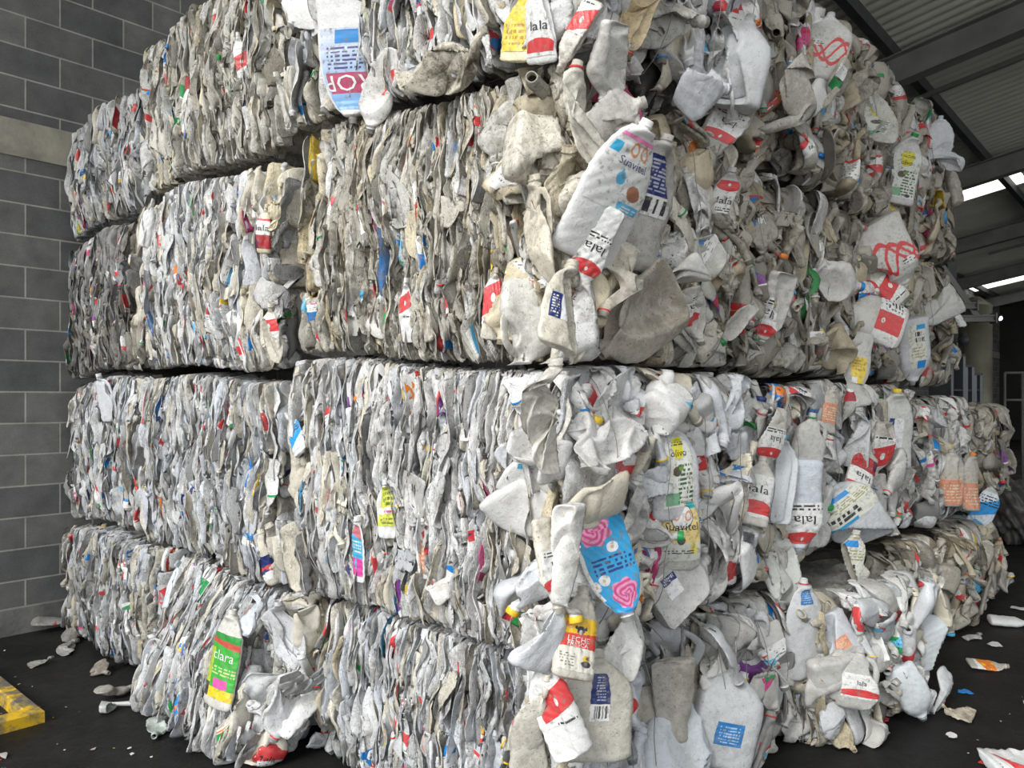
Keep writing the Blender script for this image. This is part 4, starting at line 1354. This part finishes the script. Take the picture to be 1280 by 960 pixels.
def mat_blocks():
    m, nt, bs = nodes('grey_concrete_block')
    tc = N(nt, 'ShaderNodeTexCoord')
    sx = N(nt, 'ShaderNodeSeparateXYZ'); link(nt, tc.outputs['Object'], sx.inputs[0])
    cb = N(nt, 'ShaderNodeCombineXYZ')
    link(nt, sx.outputs[0], cb.inputs[0]); link(nt, math_(nt, 'ADD', sx.outputs[2], -0.134), cb.inputs[1])
    br = N(nt, 'ShaderNodeTexBrick'); link(nt, cb.outputs[0], br.inputs['Vector'])
    br.inputs['Scale'].default_value = 1.0; br.inputs['Brick Width'].default_value = 0.415; br.inputs['Row Height'].default_value = 0.207
    br.inputs['Mortar Size'].default_value = 0.006; br.inputs['Mortar Smooth'].default_value = 0.2; br.inputs['Bias'].default_value = -0.1
    br.inputs['Color1'].default_value = (0.150, 0.153, 0.155, 1); br.inputs['Color2'].default_value = (0.25, 0.25, 0.24, 1)
    br.inputs['Mortar'].default_value = (0.46, 0.45, 0.41, 1)
    n = noise(nt, tc.outputs['Object'], 5.0, 6, 0.62)
    g = noise(nt, tc.outputs['Object'], 130, 3, 0.7)
    c = mixc(nt, 0.75, br.outputs['Color'], ramp(nt, n, [(0.28, (0.50, 0.50, 0.50)), (0.72, (1.25, 1.24, 1.2))]), 'MULTIPLY')
    c = mixc(nt, 0.5, c, ramp(nt, g, [(0.3, (0.55, 0.55, 0.55)), (0.7, (1.3, 1.3, 1.3))]), 'MULTIPLY')
    link(nt, c, bs.inputs['Base Color']); bs.inputs['Roughness'].default_value = 0.92
    h = math_(nt, 'ADD', math_(nt, 'MULTIPLY', br.outputs['Fac'], -0.8), math_(nt, 'MULTIPLY', g, 0.5))
    bp = N(nt, 'ShaderNodeBump'); bp.inputs['Strength'].default_value = 0.6; bp.inputs['Distance'].default_value = 0.008
    link(nt, h, bp.inputs['Height']); link(nt, bp.outputs[0], bs.inputs['Normal'])
    return m


def mat_floor():
    m, nt, bs = nodes('dirty_black_floor')
    pos = N(nt, 'ShaderNodeNewGeometry').outputs['Position']
    n1 = noise(nt, pos, 1.6, 6, 0.65); n2 = noise(nt, pos, 14, 6, 0.7); n3 = noise(nt, pos, 150, 2, 0.5)
    c = ramp(nt, n1, [(0.35, (0.007, 0.007, 0.007)), (0.62, (0.017, 0.0165, 0.016)), (0.8, (0.042, 0.041, 0.039))])
    c = mixc(nt, 0.7, c, ramp(nt, n2, [(0.3, (0.5, 0.5, 0.5)), (0.7, (1.5, 1.5, 1.5))]), 'MULTIPLY')
    sp = ramp(nt, n3, [(0.70, (0, 0, 0)), (0.76, (1, 1, 1))])
    c = mixc(nt, math_(nt, 'MULTIPLY', sp, 0.5), c, (0.12, 0.12, 0.12))
    link(nt, c, bs.inputs['Base Color'])
    link(nt, ramp(nt, n1, [(0.4, (0.5, 0.5, 0.5)), (0.7, (0.8, 0.8, 0.8))]), bs.inputs['Roughness'])
    bs.inputs['Specular IOR Level'].default_value = 0.3
    bp = N(nt, 'ShaderNodeBump'); bp.inputs['Strength'].default_value = 0.5; bp.inputs['Distance'].default_value = 0.02
    link(nt, n2, bp.inputs['Height']); link(nt, bp.outputs[0], bs.inputs['Normal'])
    return m


M_BLOCK, M_FLOOR = mat_blocks(), mat_floor()
M_CONC = mat_simple('poured_concrete', (0.38, 0.365, 0.30), 0.9, var=0.3, scale=5, bump=0.4, bscale=40)
M_PLINTH = mat_simple('stained_concrete', (0.19, 0.19, 0.175), 0.9, var=0.4, scale=5, bump=0.4, bscale=40)
M_STEEL = mat_simple('grey_painted_steel', (0.20, 0.20, 0.19), 0.6, var=0.2, scale=3)
M_DARK = mat_simple('dark_painted_steel', (0.055, 0.058, 0.06), 0.55, var=0.3, scale=4)
M_FAR = mat_simple('shade_toned_wall', (0.03, 0.03, 0.028), 0.9, var=0.3, scale=1)  # darkness of the unlit hall depths put into the base colour
M_YARD = mat_simple('yard_concrete', (0.60, 0.59, 0.56), 0.9, var=0.15, scale=1)

def wall_box(name, lo, hi, mat):
    """a wall that runs along V: its own X axis lies along the wall, for the block bond"""
    v, f = box_geo((lo[1], 0, lo[2]), (hi[1], hi[0] - lo[0], hi[2]))
    me = bpy.data.meshes.new(name); me.from_pydata([tuple(p) for p in v], [], f); me.materials.append(mat)
    o = bpy.data.objects.new(name, me); COL.objects.link(o)
    o.matrix_world = Matrix.Translation(Vector(W(lo[0], 0, 0))) @ Matrix(((V[0], U[0], 0, 0), (V[1], U[1], 0, 0), (0, 0, 1, 0), (0, 0, 0, 1)))
    return struct(o)


wall_box('wall_left', (WA, -6.5, 0.0), (WA + 0.2, 33.0, 6.6), M_BLOCK)
struct(abz_box('trim_1', (WA - 0.012, -6.5, 3.13), (WA + 0.02, 33.0, 3.37), M_CONC))
struct(abz_box('trim_2', (WA - 0.05, -6.5, 0.0), (WA + 0.02, 33.0, 0.17), M_PLINTH))
struct(abz_box('floor', (-22, -5.0, -0.2), (WA + 0.2, 33.2, 0.0), M_FLOOR))
struct(abz_box('ground', (-60, -60, -0.25), (30, -5.0, -0.03), M_YARD))
struct(abz_box('wall_back', (-22, 33.0, 0.0), (WA + 0.2, 33.2, 13.0), M_FAR))
struct(abz_box('wall_right', (-22.2, -5.0, 7.5), (-22, 22.0, 13.0), M_FAR))  # raised to leave an invented doorway that brings daylight onto the roof
struct(abz_box('wall_right', (-22.2, 22.0, 0.0), (-22, 33.2, 13.0), M_FAR))
struct(abz_box('ground', (-60, -5.0, -0.25), (-22.0, 33.0, -0.03), M_YARD))  # unseen ground added outside that doorway to bounce daylight in

# roof: falls towards the block wall; corrugations and rafters run down the slope, purlins along V
RS, RH = 0.178, 6.0


def roof_z(a):
    return RH - RS * a


RP, RN = W(0, 0, RH), np.cross(V, U - RS * Z); RN /= np.linalg.norm(RN)


def mat_roof():
    m, nt, bs = nodes('corrugated_sheet')
    pos = N(nt, 'ShaderNodeNewGeometry').outputs['Position']
    n = noise(nt, pos, 1.3, 5, 0.6)
    link(nt, ramp(nt, n, [(0.3, (0.66, 0.65, 0.57)), (0.7, (0.82, 0.81, 0.73))]), bs.inputs['Base Color'])
    bs.inputs['Roughness'].default_value = 0.55; bs.inputs['Metallic'].default_value = 0.1
    return m


def mat_sky_panel():
    m, nt, bs = nodes('daylit_roof_panel')
    bs.inputs['Base Color'].default_value = (0.8, 0.8, 0.76, 1)
    bs.inputs['Emission Color'].default_value = (1.0, 0.98, 0.90, 1); bs.inputs['Emission Strength'].default_value = 1.7
    return m


M_ROOF, M_PANEL = mat_roof(), mat_sky_panel()
# skylight strips: gaps in the sheeting filled with translucent panels; given by b of their near and far edge and a of both ends
def roof_ab(px, py):
    q = to_abz(hit(px, py, RP, RN)); return q[0], q[1]


def corrugated(name, a0, a1, b0, b1, mat, pitch=0.19, depth=0.035, drop=0.0):
    nb = int((b1 - b0) / pitch * 6) + 1
    b = np.linspace(b0, b1, nb); ph = (b / pitch) % 1.0
    h = depth * np.interp(ph, [0, .2, .45, .65, .9, 1], [0, 0, 1, 1, 0, 0])
    aa = np.array([a0, a1])
    v = np.array([[x, y, roof_z(x) + hh - drop] for x in aa for y, hh in zip(b, h)])
    return simple(name, from_abz(v), gf(2, nb, False), mat)



A_LO, A_HI = -22.0, WA + 0.3
SKY = [(15.55, 16.25, 2.55, 0.95), (15.2, 16.0, 0.90, -3.0), (27.3, 28.5, 4.2, 2.2), (27.0, 28.2, 2.1, -2.0)]
# sheeting in bays along V, with the daylit panels let into bays of their own
edges = [-2.6, 15.2, 16.25, 27.0, 28.5, 33.2]
struct(corrugated('ceiling', A_LO, A_HI, edges[0], edges[1], M_ROOF))
for k in (2, 4):
    struct(corrugated('ceiling', A_LO, A_HI, edges[k], edges[k + 1], M_ROOF))
for (b0, b1, cuts) in ((15.2, 16.25, [(2.45, 1.02), (0.92, -4.5)]), (27.0, 28.5, [(4.25, 2.35), (2.2, -2.5)])):
    a = A_HI
    for hi, lo in cuts:
        struct(corrugated('ceiling', hi, a, b0, b1, M_ROOF))
        mid = 0.45 * (b1 - b0)
        struct(corrugated('window_1', lo, hi, b0 + 0.12, b1 - 0.12, M_PANEL))
        struct(corrugated('ceiling', lo, hi, b0, b0 + 0.13, M_ROOF)); struct(corrugated('ceiling', lo, hi, b1 - 0.13, b1, M_ROOF))
        a = lo
    struct(corrugated('ceiling', A_LO, a, b0, b1, M_ROOF))


def slope_pt(a, b, drop):
    return W(a, b, roof_z(a) - drop)


for b, w, h in ((2.6, .2, .34), (8.05, .2, .34), (13.4, .2, .34), (18.8, .2, .34), (24.2, .2, .34), (29.6, .2, .34)):
    v, f = ibar(slope_pt(A_LO, b, 0.16 + h / 2), slope_pt(A_HI - .3, b, 0.16 + h / 2), w, h)
    tag(simple('roof_rafter', v, f, M_STEEL), 'long grey steel rafter under the corrugated roof', 'roof beam', 'steel rafters under the roof')
for a in (3.9, 1.25, -1.4, -4.1, -6.8, -9.5, -12.2):
    v, f = bar(slope_pt(a, -2.5, 0.08), slope_pt(a, 33.0, 0.08), 0.10, 0.15, up=np.array([0, 0, 1.0]))
    tag(simple('roof_purlin', v, f, M_DARK), 'dark steel purlin running lengthwise above the rafters', 'purlin', 'dark purlins under the roof sheets')
for b, o in ((9.45, 0.20), (21.3, 0.2)):
    v, f = bar(slope_pt(2.6, b, o), slope_pt(-6, b, o), 0.06, 0.06)
    tag(simple('tie_bar', v, f, M_STEEL), 'thin grey tie bar beyond the nearest rafter' if b < 12 else 'thin grey tie bar deep in the hall', 'tie bar')


# machine beyond the stack's back end
def cyl(p, q, r, n=24, r2=None):
    p, q = np.asarray(p, float), np.asarray(q, float); d = q - p; L = np.linalg.norm(d); d /= L
    r2 = r if r2 is None else r2
    v, f = lathe(p, d, [(0, .001), (0, r), (L, r2), (L, .001)], n)
    return v, f


M_TANK = mat_simple('dull_galvanised_sheet', (0.23, 0.22, 0.16), 0.5, 0.3, var=0.35, scale=2)
M_PALE = mat_simple('pale_grey_steel', (0.22, 0.24, 0.26), 0.55, var=0.2, scale=3)


def pt(px, py, dist):
    return np.array([0, 0, CAMZ]) + ray(px, py) * dist


mach = empty('baling_press', (pt(1215, 500, 10.2)[0], 10.2, 0), 'dark baling press with projecting steel arms beyond the back end of the stack', 'machine')
t0 = pt(1219, 470, 10.4)
v, f = cyl((t0[0], t0[1], 0.0), (t0[0], t0[1], 2.80), 0.20, 32); simple('tank', v, f, M_TANK, mach, True)
v, f = cyl((t0[0], t0[1], 2.80), (t0[0], t0[1], 2.92), 0.20, 32, 0.06); simple('tank_lid', v, f, M_TANK, mach, True)
for (x0, x1, y, d) in ((1170, 1218, 383, 10.0), (1176, 1241, 399, 9.8)):
    v, f = ibar(pt(x0, y, d), pt(x1, y - 1, d), 0.10, 0.085, tf=.02, tw=.05); arm = simple('arm', v, f, M_STEEL, mach)
    e = pt(x1, y - 1, d); v, f = bar(e, e + np.array([0.02, 0, 0]), 0.13, 0.13); simple('end_plate', v, f, M_STEEL, arm)
v, f = bar(pt(1176, 333, 10.05), pt(1224, 402, 10.05), 0.07, 0.08, up=np.array([0, 1.0, 0])); simple('brace', v, f, M_STEEL, mach)
v, f = bar(pt(1187, 330, 10.3), np.append(pt(1187, 330, 10.3)[:2], 0), 0.12, 0.12, up=np.array([0, 1.0, 0])); simple('post', v, f, M_DARK, mach)
gp = pt(1205, 425, 10.1)
v, f = lathe(gp - Z * .18, Z, [(0, .001), (0, .012), (.10, .012), (.12, .05), (.16, .075), (.21, .07), (.24, .03), (.27, .035), (.29, .001)], 16); simple('valve', v, f, M_DARK, mach, True)
lp = pt(1246, 397, 9.8)
lamp = empty('work_lamp', lp, 'small bright lamp at the end of the longer steel arm', 'lamp')
v, f = lathe(lp, np.array([.5, -.8, -.3]) / 0.99, [(0, .001), (0, .025), (.05, .045), (.052, .041), (.02, .02)], 16); simple('shade', v, f, M_DARK, lamp, True)
ml = bpy.data.materials.new('lamp_glow'); ml.use_nodes = True
ml.node_tree.nodes['Principled BSDF'].inputs['Emission Color'].default_value = (1, .97, .9, 1); ml.node_tree.nodes['Principled BSDF'].inputs['Emission Strength'].default_value = 12
bpy.ops.mesh.primitive_uv_sphere_add(radius=0.024, segments=16, ring_count=10); bo = bpy.context.object
bo.name = 'bulb'; bo.data.materials.append(ml); bo.parent = lamp; bo.location = np.array([.5, -.8, -.3]) * 0.045
v, f = bar(lp + np.array([-.06, 0, 0]), lp, 0.02, 0.02); simple('bracket', v, f, M_STEEL, lamp)
# step-sided cabinet in front of the tank
cab = empty('steel_cabinet', np.append(pt(1205, 470, 9.4)[:2], 0), 'grey steel cabinet with open compartments below the press arms', 'cabinet')
x0, x1, x2, x3 = (pt(p, 470, 9.4)[0] for p in (1186, 1204, 1215, 1225))
for (xa, xb, zt) in ((x0, x1, 2.06), (x1, x2, 1.93), (x2, x3, 1.83)):
    for xx in (xa, xb - .03):
        v, f = box_geo((xx, 9.35, 0), (xx + .03, 9.85, zt)); simple('side_panel', v, f, M_PALE, cab)
    v, f = box_geo((xa, 9.35, zt), (xb, 9.85, zt + .03)); simple('top_panel', v, f, M_DARK, cab)
    v, f = box_geo((xa, 9.82, 0), (xb, 9.85, zt)); simple('back_panel', v, f, M_PALE, cab)
    for zz in (1.2, 1.42, 1.64):
        v, f = box_geo((xa + .03, 9.36, zz), (xb - .03, 9.82, zz + .02)); simple('shelf', v, f, M_DARK, cab)
# wire guard far right
gd = empty('wire_guard', np.append(pt(1275, 480, 12.5)[:2], 0), 'dark tubular guard rail deep in the hall', 'guard rail')
for a_, b_ in (((1256, 466), (1300, 466)), ((1256, 500), (1300, 500))):
    v, f = cyl(pt(*a_, 12.5), pt(*b_, 12.5), 0.02, 10); simple('rail', v, f, M_STEEL, gd, True)
for px in (1256, 1278, 1299):
    p = pt(px, 466, 12.5); v, f = cyl(p, (p[0], p[1], 0), 0.02, 10); simple('upright', v, f, M_STEEL, gd, True)

# yellow kerb by the block wall
KX = np.array([hit(56, 903, np.zeros(3), Z)[0], hit(56, 903, np.zeros(3), Z)[1], 0])


def mat_yellow():
    m, nt, bs = nodes('worn_yellow_paint')
    pos = N(nt, 'ShaderNodeNewGeometry').outputs['Position']
    nz = N(nt, 'ShaderNodeSeparateXYZ'); link(nt, N(nt, 'ShaderNodeNewGeometry').outputs['Normal'], nz.inputs[0])
    n = math_(nt, 'ADD', noise(nt, pos, 9, 6, 0.7), math_(nt, 'MULTIPLY', nz.outputs[2], 0.09))     # traffic has rubbed the top
    link(nt, ramp(nt, n, [(0.46, (0.72, 0.44, 0.012)), (0.56, (0.30, 0.22, 0.06)), (0.64, (0.12, 0.11, 0.10))]), bs.inputs['Base Color'])
    bs.inputs['Roughness'].default_value = 0.7
    return m


k0 = to_abz(KX)
prof = [(0, 0), (1.3, 0), (1.3, .08), (.08, .08), (.08, 1.0), (0, 1.0)]     # an L in (a, -b)
hk = 0.065
kv = [(k0[0] + x, k0[1] - 0.0 + y * 0 + 0, 0) for x, y in prof]
lv = []
for zz, ins in ((0, 0), (hk - .012, 0), (hk, .012)):
    for i, (x, y) in enumerate(prof):
        sx_ = ins if x == 0 else (-ins if x == .08 else (-ins if x == 1.3 else 0))
        sy_ = ins if y == 0 else -ins
        lv.append((k0[0] + y + sy_, k0[1] - x - sx_, zz))
n = 6
fs = [(i + k * n, (i + 1) % n + k * n, (i + 1) % n + (k + 1) * n, i + (k + 1) * n) for k in range(2) for i in range(n)]
fs += [(12, 13, 14, 15), (12, 15, 16, 17)]
tag(simple('floor_kerb', from_abz(np.array(lv, float)), fs, mat_yellow()), 'low worn yellow kerb corner on the black floor near the block wall', 'kerb')


# ------------------------------------------------------------------ loose things on the floor
def loose(px, py, kind, ang, label, f=0.3, scale=1.0, cap=None, lab=None, tint=(0.6, 0.59, 0.56, 0.4), dents=3, name='loose_bottle', tilt=0.0, lift=0.0, crump=0.002):
    b = Bottle(kind, 36, 32, f=f, g=0.35, dents=dents, crump=crump, bend=rng.normal(0, .08), scale=scale, handle=False)
    p = hit(px, py, np.zeros(3), Z)
    ax = np.array([math.cos(ang), math.sin(ang), tilt])
    b.place(p, np.array([0.0, -0.25 * (tilt == 0), 1.0]) - ax * 0.0, ax)
    b.shift(np.array([0, 0, 0.002 + lift - b.grid[..., 2].min()]))
    it = Item(b, tint); buf = Buf(); it.shell(buf)
    g = b.grid.reshape(-1, 3); org = np.append(g.mean(0)[:2], g[:, 2].min())
    o = buf.build(name, [M_HDPE], None, org)
    tag(o, label, 'bottle')
    if lab:
        nb = b.nr - 8
        it.label = (int(nb * .3), int(nb * .72), -7, 8, (*lab[0], lab[2]), (*lab[1], .35), 3.1)
        lb = Buf(); it.label_geo(lb, 0, 2); lb.build('paper_label', [M_LABEL], o, labels=True)
    if cap:
        cb = Buf(); add_cap(cb, b, (*cap, .2), 0); cb.build('bottle_cap', [M_GLOSS], o)
    return o


loose(1258, 783, 'litre', -0.25, 'clear-white bottle with a red cap lying on the black floor beside the stack', 0.6, 1.0, cap=RED, tint=(.66, .67, .67, .2), dents=0)
loose(1232, 836, 'litre', -0.2, 'thin flattened bottle with an orange label on the black floor', 0.25, 0.85, lab=(ORG, YEL, .3), tint=(.5, .48, .42, .4), dents=0)
loose(1196, 896, 'jug', 2.4, 'torn flattened dirty jug lying at the foot of the pushed-out bale', 0.14, 0.62, tint=(.48, .43, .34, .7), name='loose_jug', crump=.005)
loose(1256, 962, 'jug', 0.2, 'white jug with a red label cut by the edge of the picture', 0.42, 0.9, lab=(RED, RED, .35), tint=(.68, .69, .70, .2), name='loose_jug')
loose(1213, 799, 'litre', 0.4, 'small grey bottle lying close to the end of the bottom row of bales', 0.45, 0.6, tint=(.4, .4, .39, .5))
loose(1205, 772, 'litre', 0.9, 'crumpled grey bottle against the last bottom bale', 0.4, 0.6, tint=(.42, .42, .41, .5))
loose(48, 832, 'square', 0.9, 'small bent grey scrap bottle lying alone near the yellow kerb', 0.2, 0.5, tint=(0.32, 0.32, 0.29, 0.6))
loose(60, 790, 'litre', 0.55, 'bottle with a reddish label leaning out at the wall foot', 0.35, 1.0, tint=(0.30, 0.30, 0.29, 0.8), lab=(DRED, RED, .4), lift=.05)
loose(83, 815, 'litre', 1.9, 'dim grey bottle standing off the bale corner nearest the block wall', 0.4, 0.9, tint=(0.36, 0.36, 0.35, 0.7), tilt=2.0)
loose(72, 806, 'square', 0.2, 'grimy square bottle on the floor between wall and bale', 0.4, 0.9, tint=(0.27, 0.27, 0.26, 0.8))
loose(122, 842, 'jug', -0.6, 'brownish crushed jug sitting under the wall-side bottom bale', 0.4, 0.6, tint=(0.36, 0.32, 0.28, 0.8), name='loose_jug')
loose(137, 872, 'litre', 0.9, 'pale bottle poking out under the ledge bale', 0.4, 0.95, tint=(0.40, 0.39, 0.36, 0.6), tilt=.4)
loose(146, 889, 'square', 0.3, 'white bottle base showing beneath the front corner of the ledge bale', 0.6, 0.7, tint=(0.49, 0.50, 0.49, 0.4), tilt=.5)
loose(196, 915, 'litre', -1.2, 'greenish-white bottle drooping from the front foot of the ledge bale', 0.4, 0.8, tint=(0.43, 0.48, 0.45, 0.5), tilt=1.2)


def flake(name, px, py, size, col, label, cat):
    n = 10
    th = np.linspace(0, 2 * np.pi, n, endpoint=False)
    r = size * rng.uniform(0.5, 1.2, n)
    p = hit(px, py, np.zeros(3), Z)
    h = 0.004 + size * 0.25 * rng.random(n)
    top = np.stack([p[0] + r * np.cos(th), p[1] + r * np.sin(th), h + .003], -1)
    bot = top - np.array([0, 0, .0025])
    v = np.concatenate([top, bot, [[p[0], p[1], .006 + size * .2]], [[p[0], p[1], .0035 + size * .2]]])
    f = [(i, (i + 1) % n, 20) for i in range(n)] + [((i + 1) % n + 10, i + 10, 21) for i in range(n)]
    q = [(i + 10, (i + 1) % n + 10, (i + 1) % n, i) for i in range(n)]
    buf = Buf(); buf.add(v, f, 0, (*col, .3)); buf.add(v, q, 0, (*col, .3))
    o = buf.build(name, [M_GLOSS], None, np.append(p[:2], 0))
    return tag(o, label, cat)


flake('plastic_scrap', 1207, 867, .035, BLUE, 'bright blue plastic scrap on the black floor', 'scrap')
flake('plastic_scrap', 1103, 900, .035, RED, 'red plastic scrap near the foot of the pushed-out bale', 'scrap')
flake('plastic_scrap', 1020, 925, .03, DRED, 'dark red scrap in front of the narrow strip bale', 'scrap')
flake('plastic_scrap', 1088, 909, .03, LBLUE, 'light blue scrap beside the red scrap', 'scrap')
flake('paper_scrap', 1272, 762, .05, (.7, .7, .68), 'white paper scrap near the red-capped bottle', 'scrap')
flake('paper_scrap', 1243, 808, .05, (.7, .7, .68), 'white paper scrap between the red-capped bottle and the orange-label bottle', 'scrap')
flake('paper_scrap', 1190, 922, .03, (.7, .7, .68), 'white scrap on the floor below the flattened dirty jug', 'scrap')
flake('paper_scrap', 1060, 900, .04, (.6, .6, .58), 'pale scrap at the foot of the bales near the red scrap', 'scrap')
# fine litter nobody could count
buf = Buf()
for k in range(760):
    if k < 620:
        a, b = rng.uniform(-2.6, -0.72), rng.uniform(0.6, 6.5)
    else:
        a, b = rng.uniform(1.0, 4.1), rng.uniform(-1.6, -0.42)
    p = W(a, b, 0); s = rng.uniform(.003, .013) * (1 + 1.5 * (rng.random() < .08))
    th = rng.uniform(0, 6.28); m = 5
    t = th + np.linspace(0, 6.28, m, endpoint=False)
    rr = s * rng.uniform(.4, 1.2, m)
    v = np.stack([p[0] + rr * np.cos(t), p[1] + rr * np.sin(t), .002 + rng.random(m) * s * .6], -1)
    v = np.concatenate([v, [[p[0], p[1], .003 + s * .5]]])
    c = pick([(.6, .6, .58)] * 5 + [(.35, .34, .3)] * 6 + [RED, BLUE, GREEN, YEL])
    buf.add(v, [(i, (i + 1) % m, m) for i in range(m)], 0, (*c, .4))
tag(buf.build('floor_litter', [M_GLOSS], None, (0, 0, 0)), 'tiny flakes of plastic and paper strewn over the black floor', 'litter', kind='stuff')
# dark heap deep in the hall, to the far right
for k, (px, py, L) in enumerate(((1262, 640, 'dark crumpled bundle low on the floor close to the last bale of the third course'), (1325, 640, 'dull bundle at the picture edge beside the dark crumpled bundle'))):
    c = pt(px, py, 8.2)
    gu, gv = np.meshgrid(np.linspace(0, 2 * np.pi, 96, endpoint=False), np.linspace(0, np.pi, 64))
    d = np.stack([np.sin(gv) * np.cos(gu), np.sin(gv) * np.sin(gu), np.cos(gv)], -1)
    rad = np.full(gu.shape, 0.72)
    for q in range(9):                                     # folds in many directions
        kk = rng.normal(0, 1, 3); kk *= rng.uniform(4, 15) / np.linalg.norm(kk)
        rad = rad + (0.9 / np.linalg.norm(kk)) * 0.55 * (1 - np.abs(np.sin(d @ kk + rng.uniform(0, 6.28))))
    c[2] = 0.34 - 0.06 * k
    P = c + d * rad[..., None] * np.array([.27, .33, .36])
    P[..., 2] = np.where(P[..., 2] < 0.05, 0.003 + 0.01 * np.abs(np.sin(gu * 9)), P[..., 2])
    buf = Buf(); buf.add(P, gf(64, 96), 0, (.085, .085, .09, .6))
    tag(buf.build('plastic_bundle', [M_HDPE], None, (c[0], c[1], 0)), L, 'bundle')

# ------------------------------------------------------------------ daylight, camera
w = bpy.data.worlds.new('overcast_sky'); scene.world = w; w.use_nodes = True
nt = w.node_tree; bg = nt.nodes['Background']
tc = N(nt, 'ShaderNodeTexCoord'); sx = N(nt, 'ShaderNodeSeparateXYZ'); link(nt, tc.outputs['Generated'], sx.inputs[0])
link(nt, ramp(nt, sx.outputs[2], [(0.0, (0.95, 0.98, 1.0)), (0.35, (0.78, 0.81, 0.84)), (1.0, (0.70, 0.72, 0.74))]), bg.inputs['Color'])
bg.inputs['Strength'].default_value = 1.7
sun = bpy.data.lights.new('hazy_sun', 'SUN'); sun.energy = 3.1; sun.angle = math.radians(28); sun.color = (1.0, 0.985, 0.955)
so = bpy.data.objects.new('hazy_sun', sun); COL.objects.link(so)
sd = V * 0.80 + U * 0.06 - Z * 0.60
so.rotation_euler = Vector(sd).to_track_quat('-Z', 'Y').to_euler()
cam = bpy.data.cameras.new('camera'); cam.sensor_width = 36; cam.lens = F / 1280 * 36; cam.shift_y = (HY - 480) / 1280
cam.clip_start = 0.05; cam.clip_end = 300
co = bpy.data.objects.new('camera', cam); COL.objects.link(co); co.location = (0, 0, CAMZ); co.rotation_euler = (math.pi / 2, 0, 0)
scene.camera = co
scene.view_settings.view_transform = 'Standard'; scene.view_settings.look = 'None'
scene.view_settings.exposure = 0.0; scene.view_settings.gamma = 1.0; scene.view_settings.use_curve_mapping = False
scene.cycles.max_bounces = 6; scene.cycles.diffuse_bounces = 4
for o in bpy.data.objects:
    if '_at' in o:
        del o['_at']
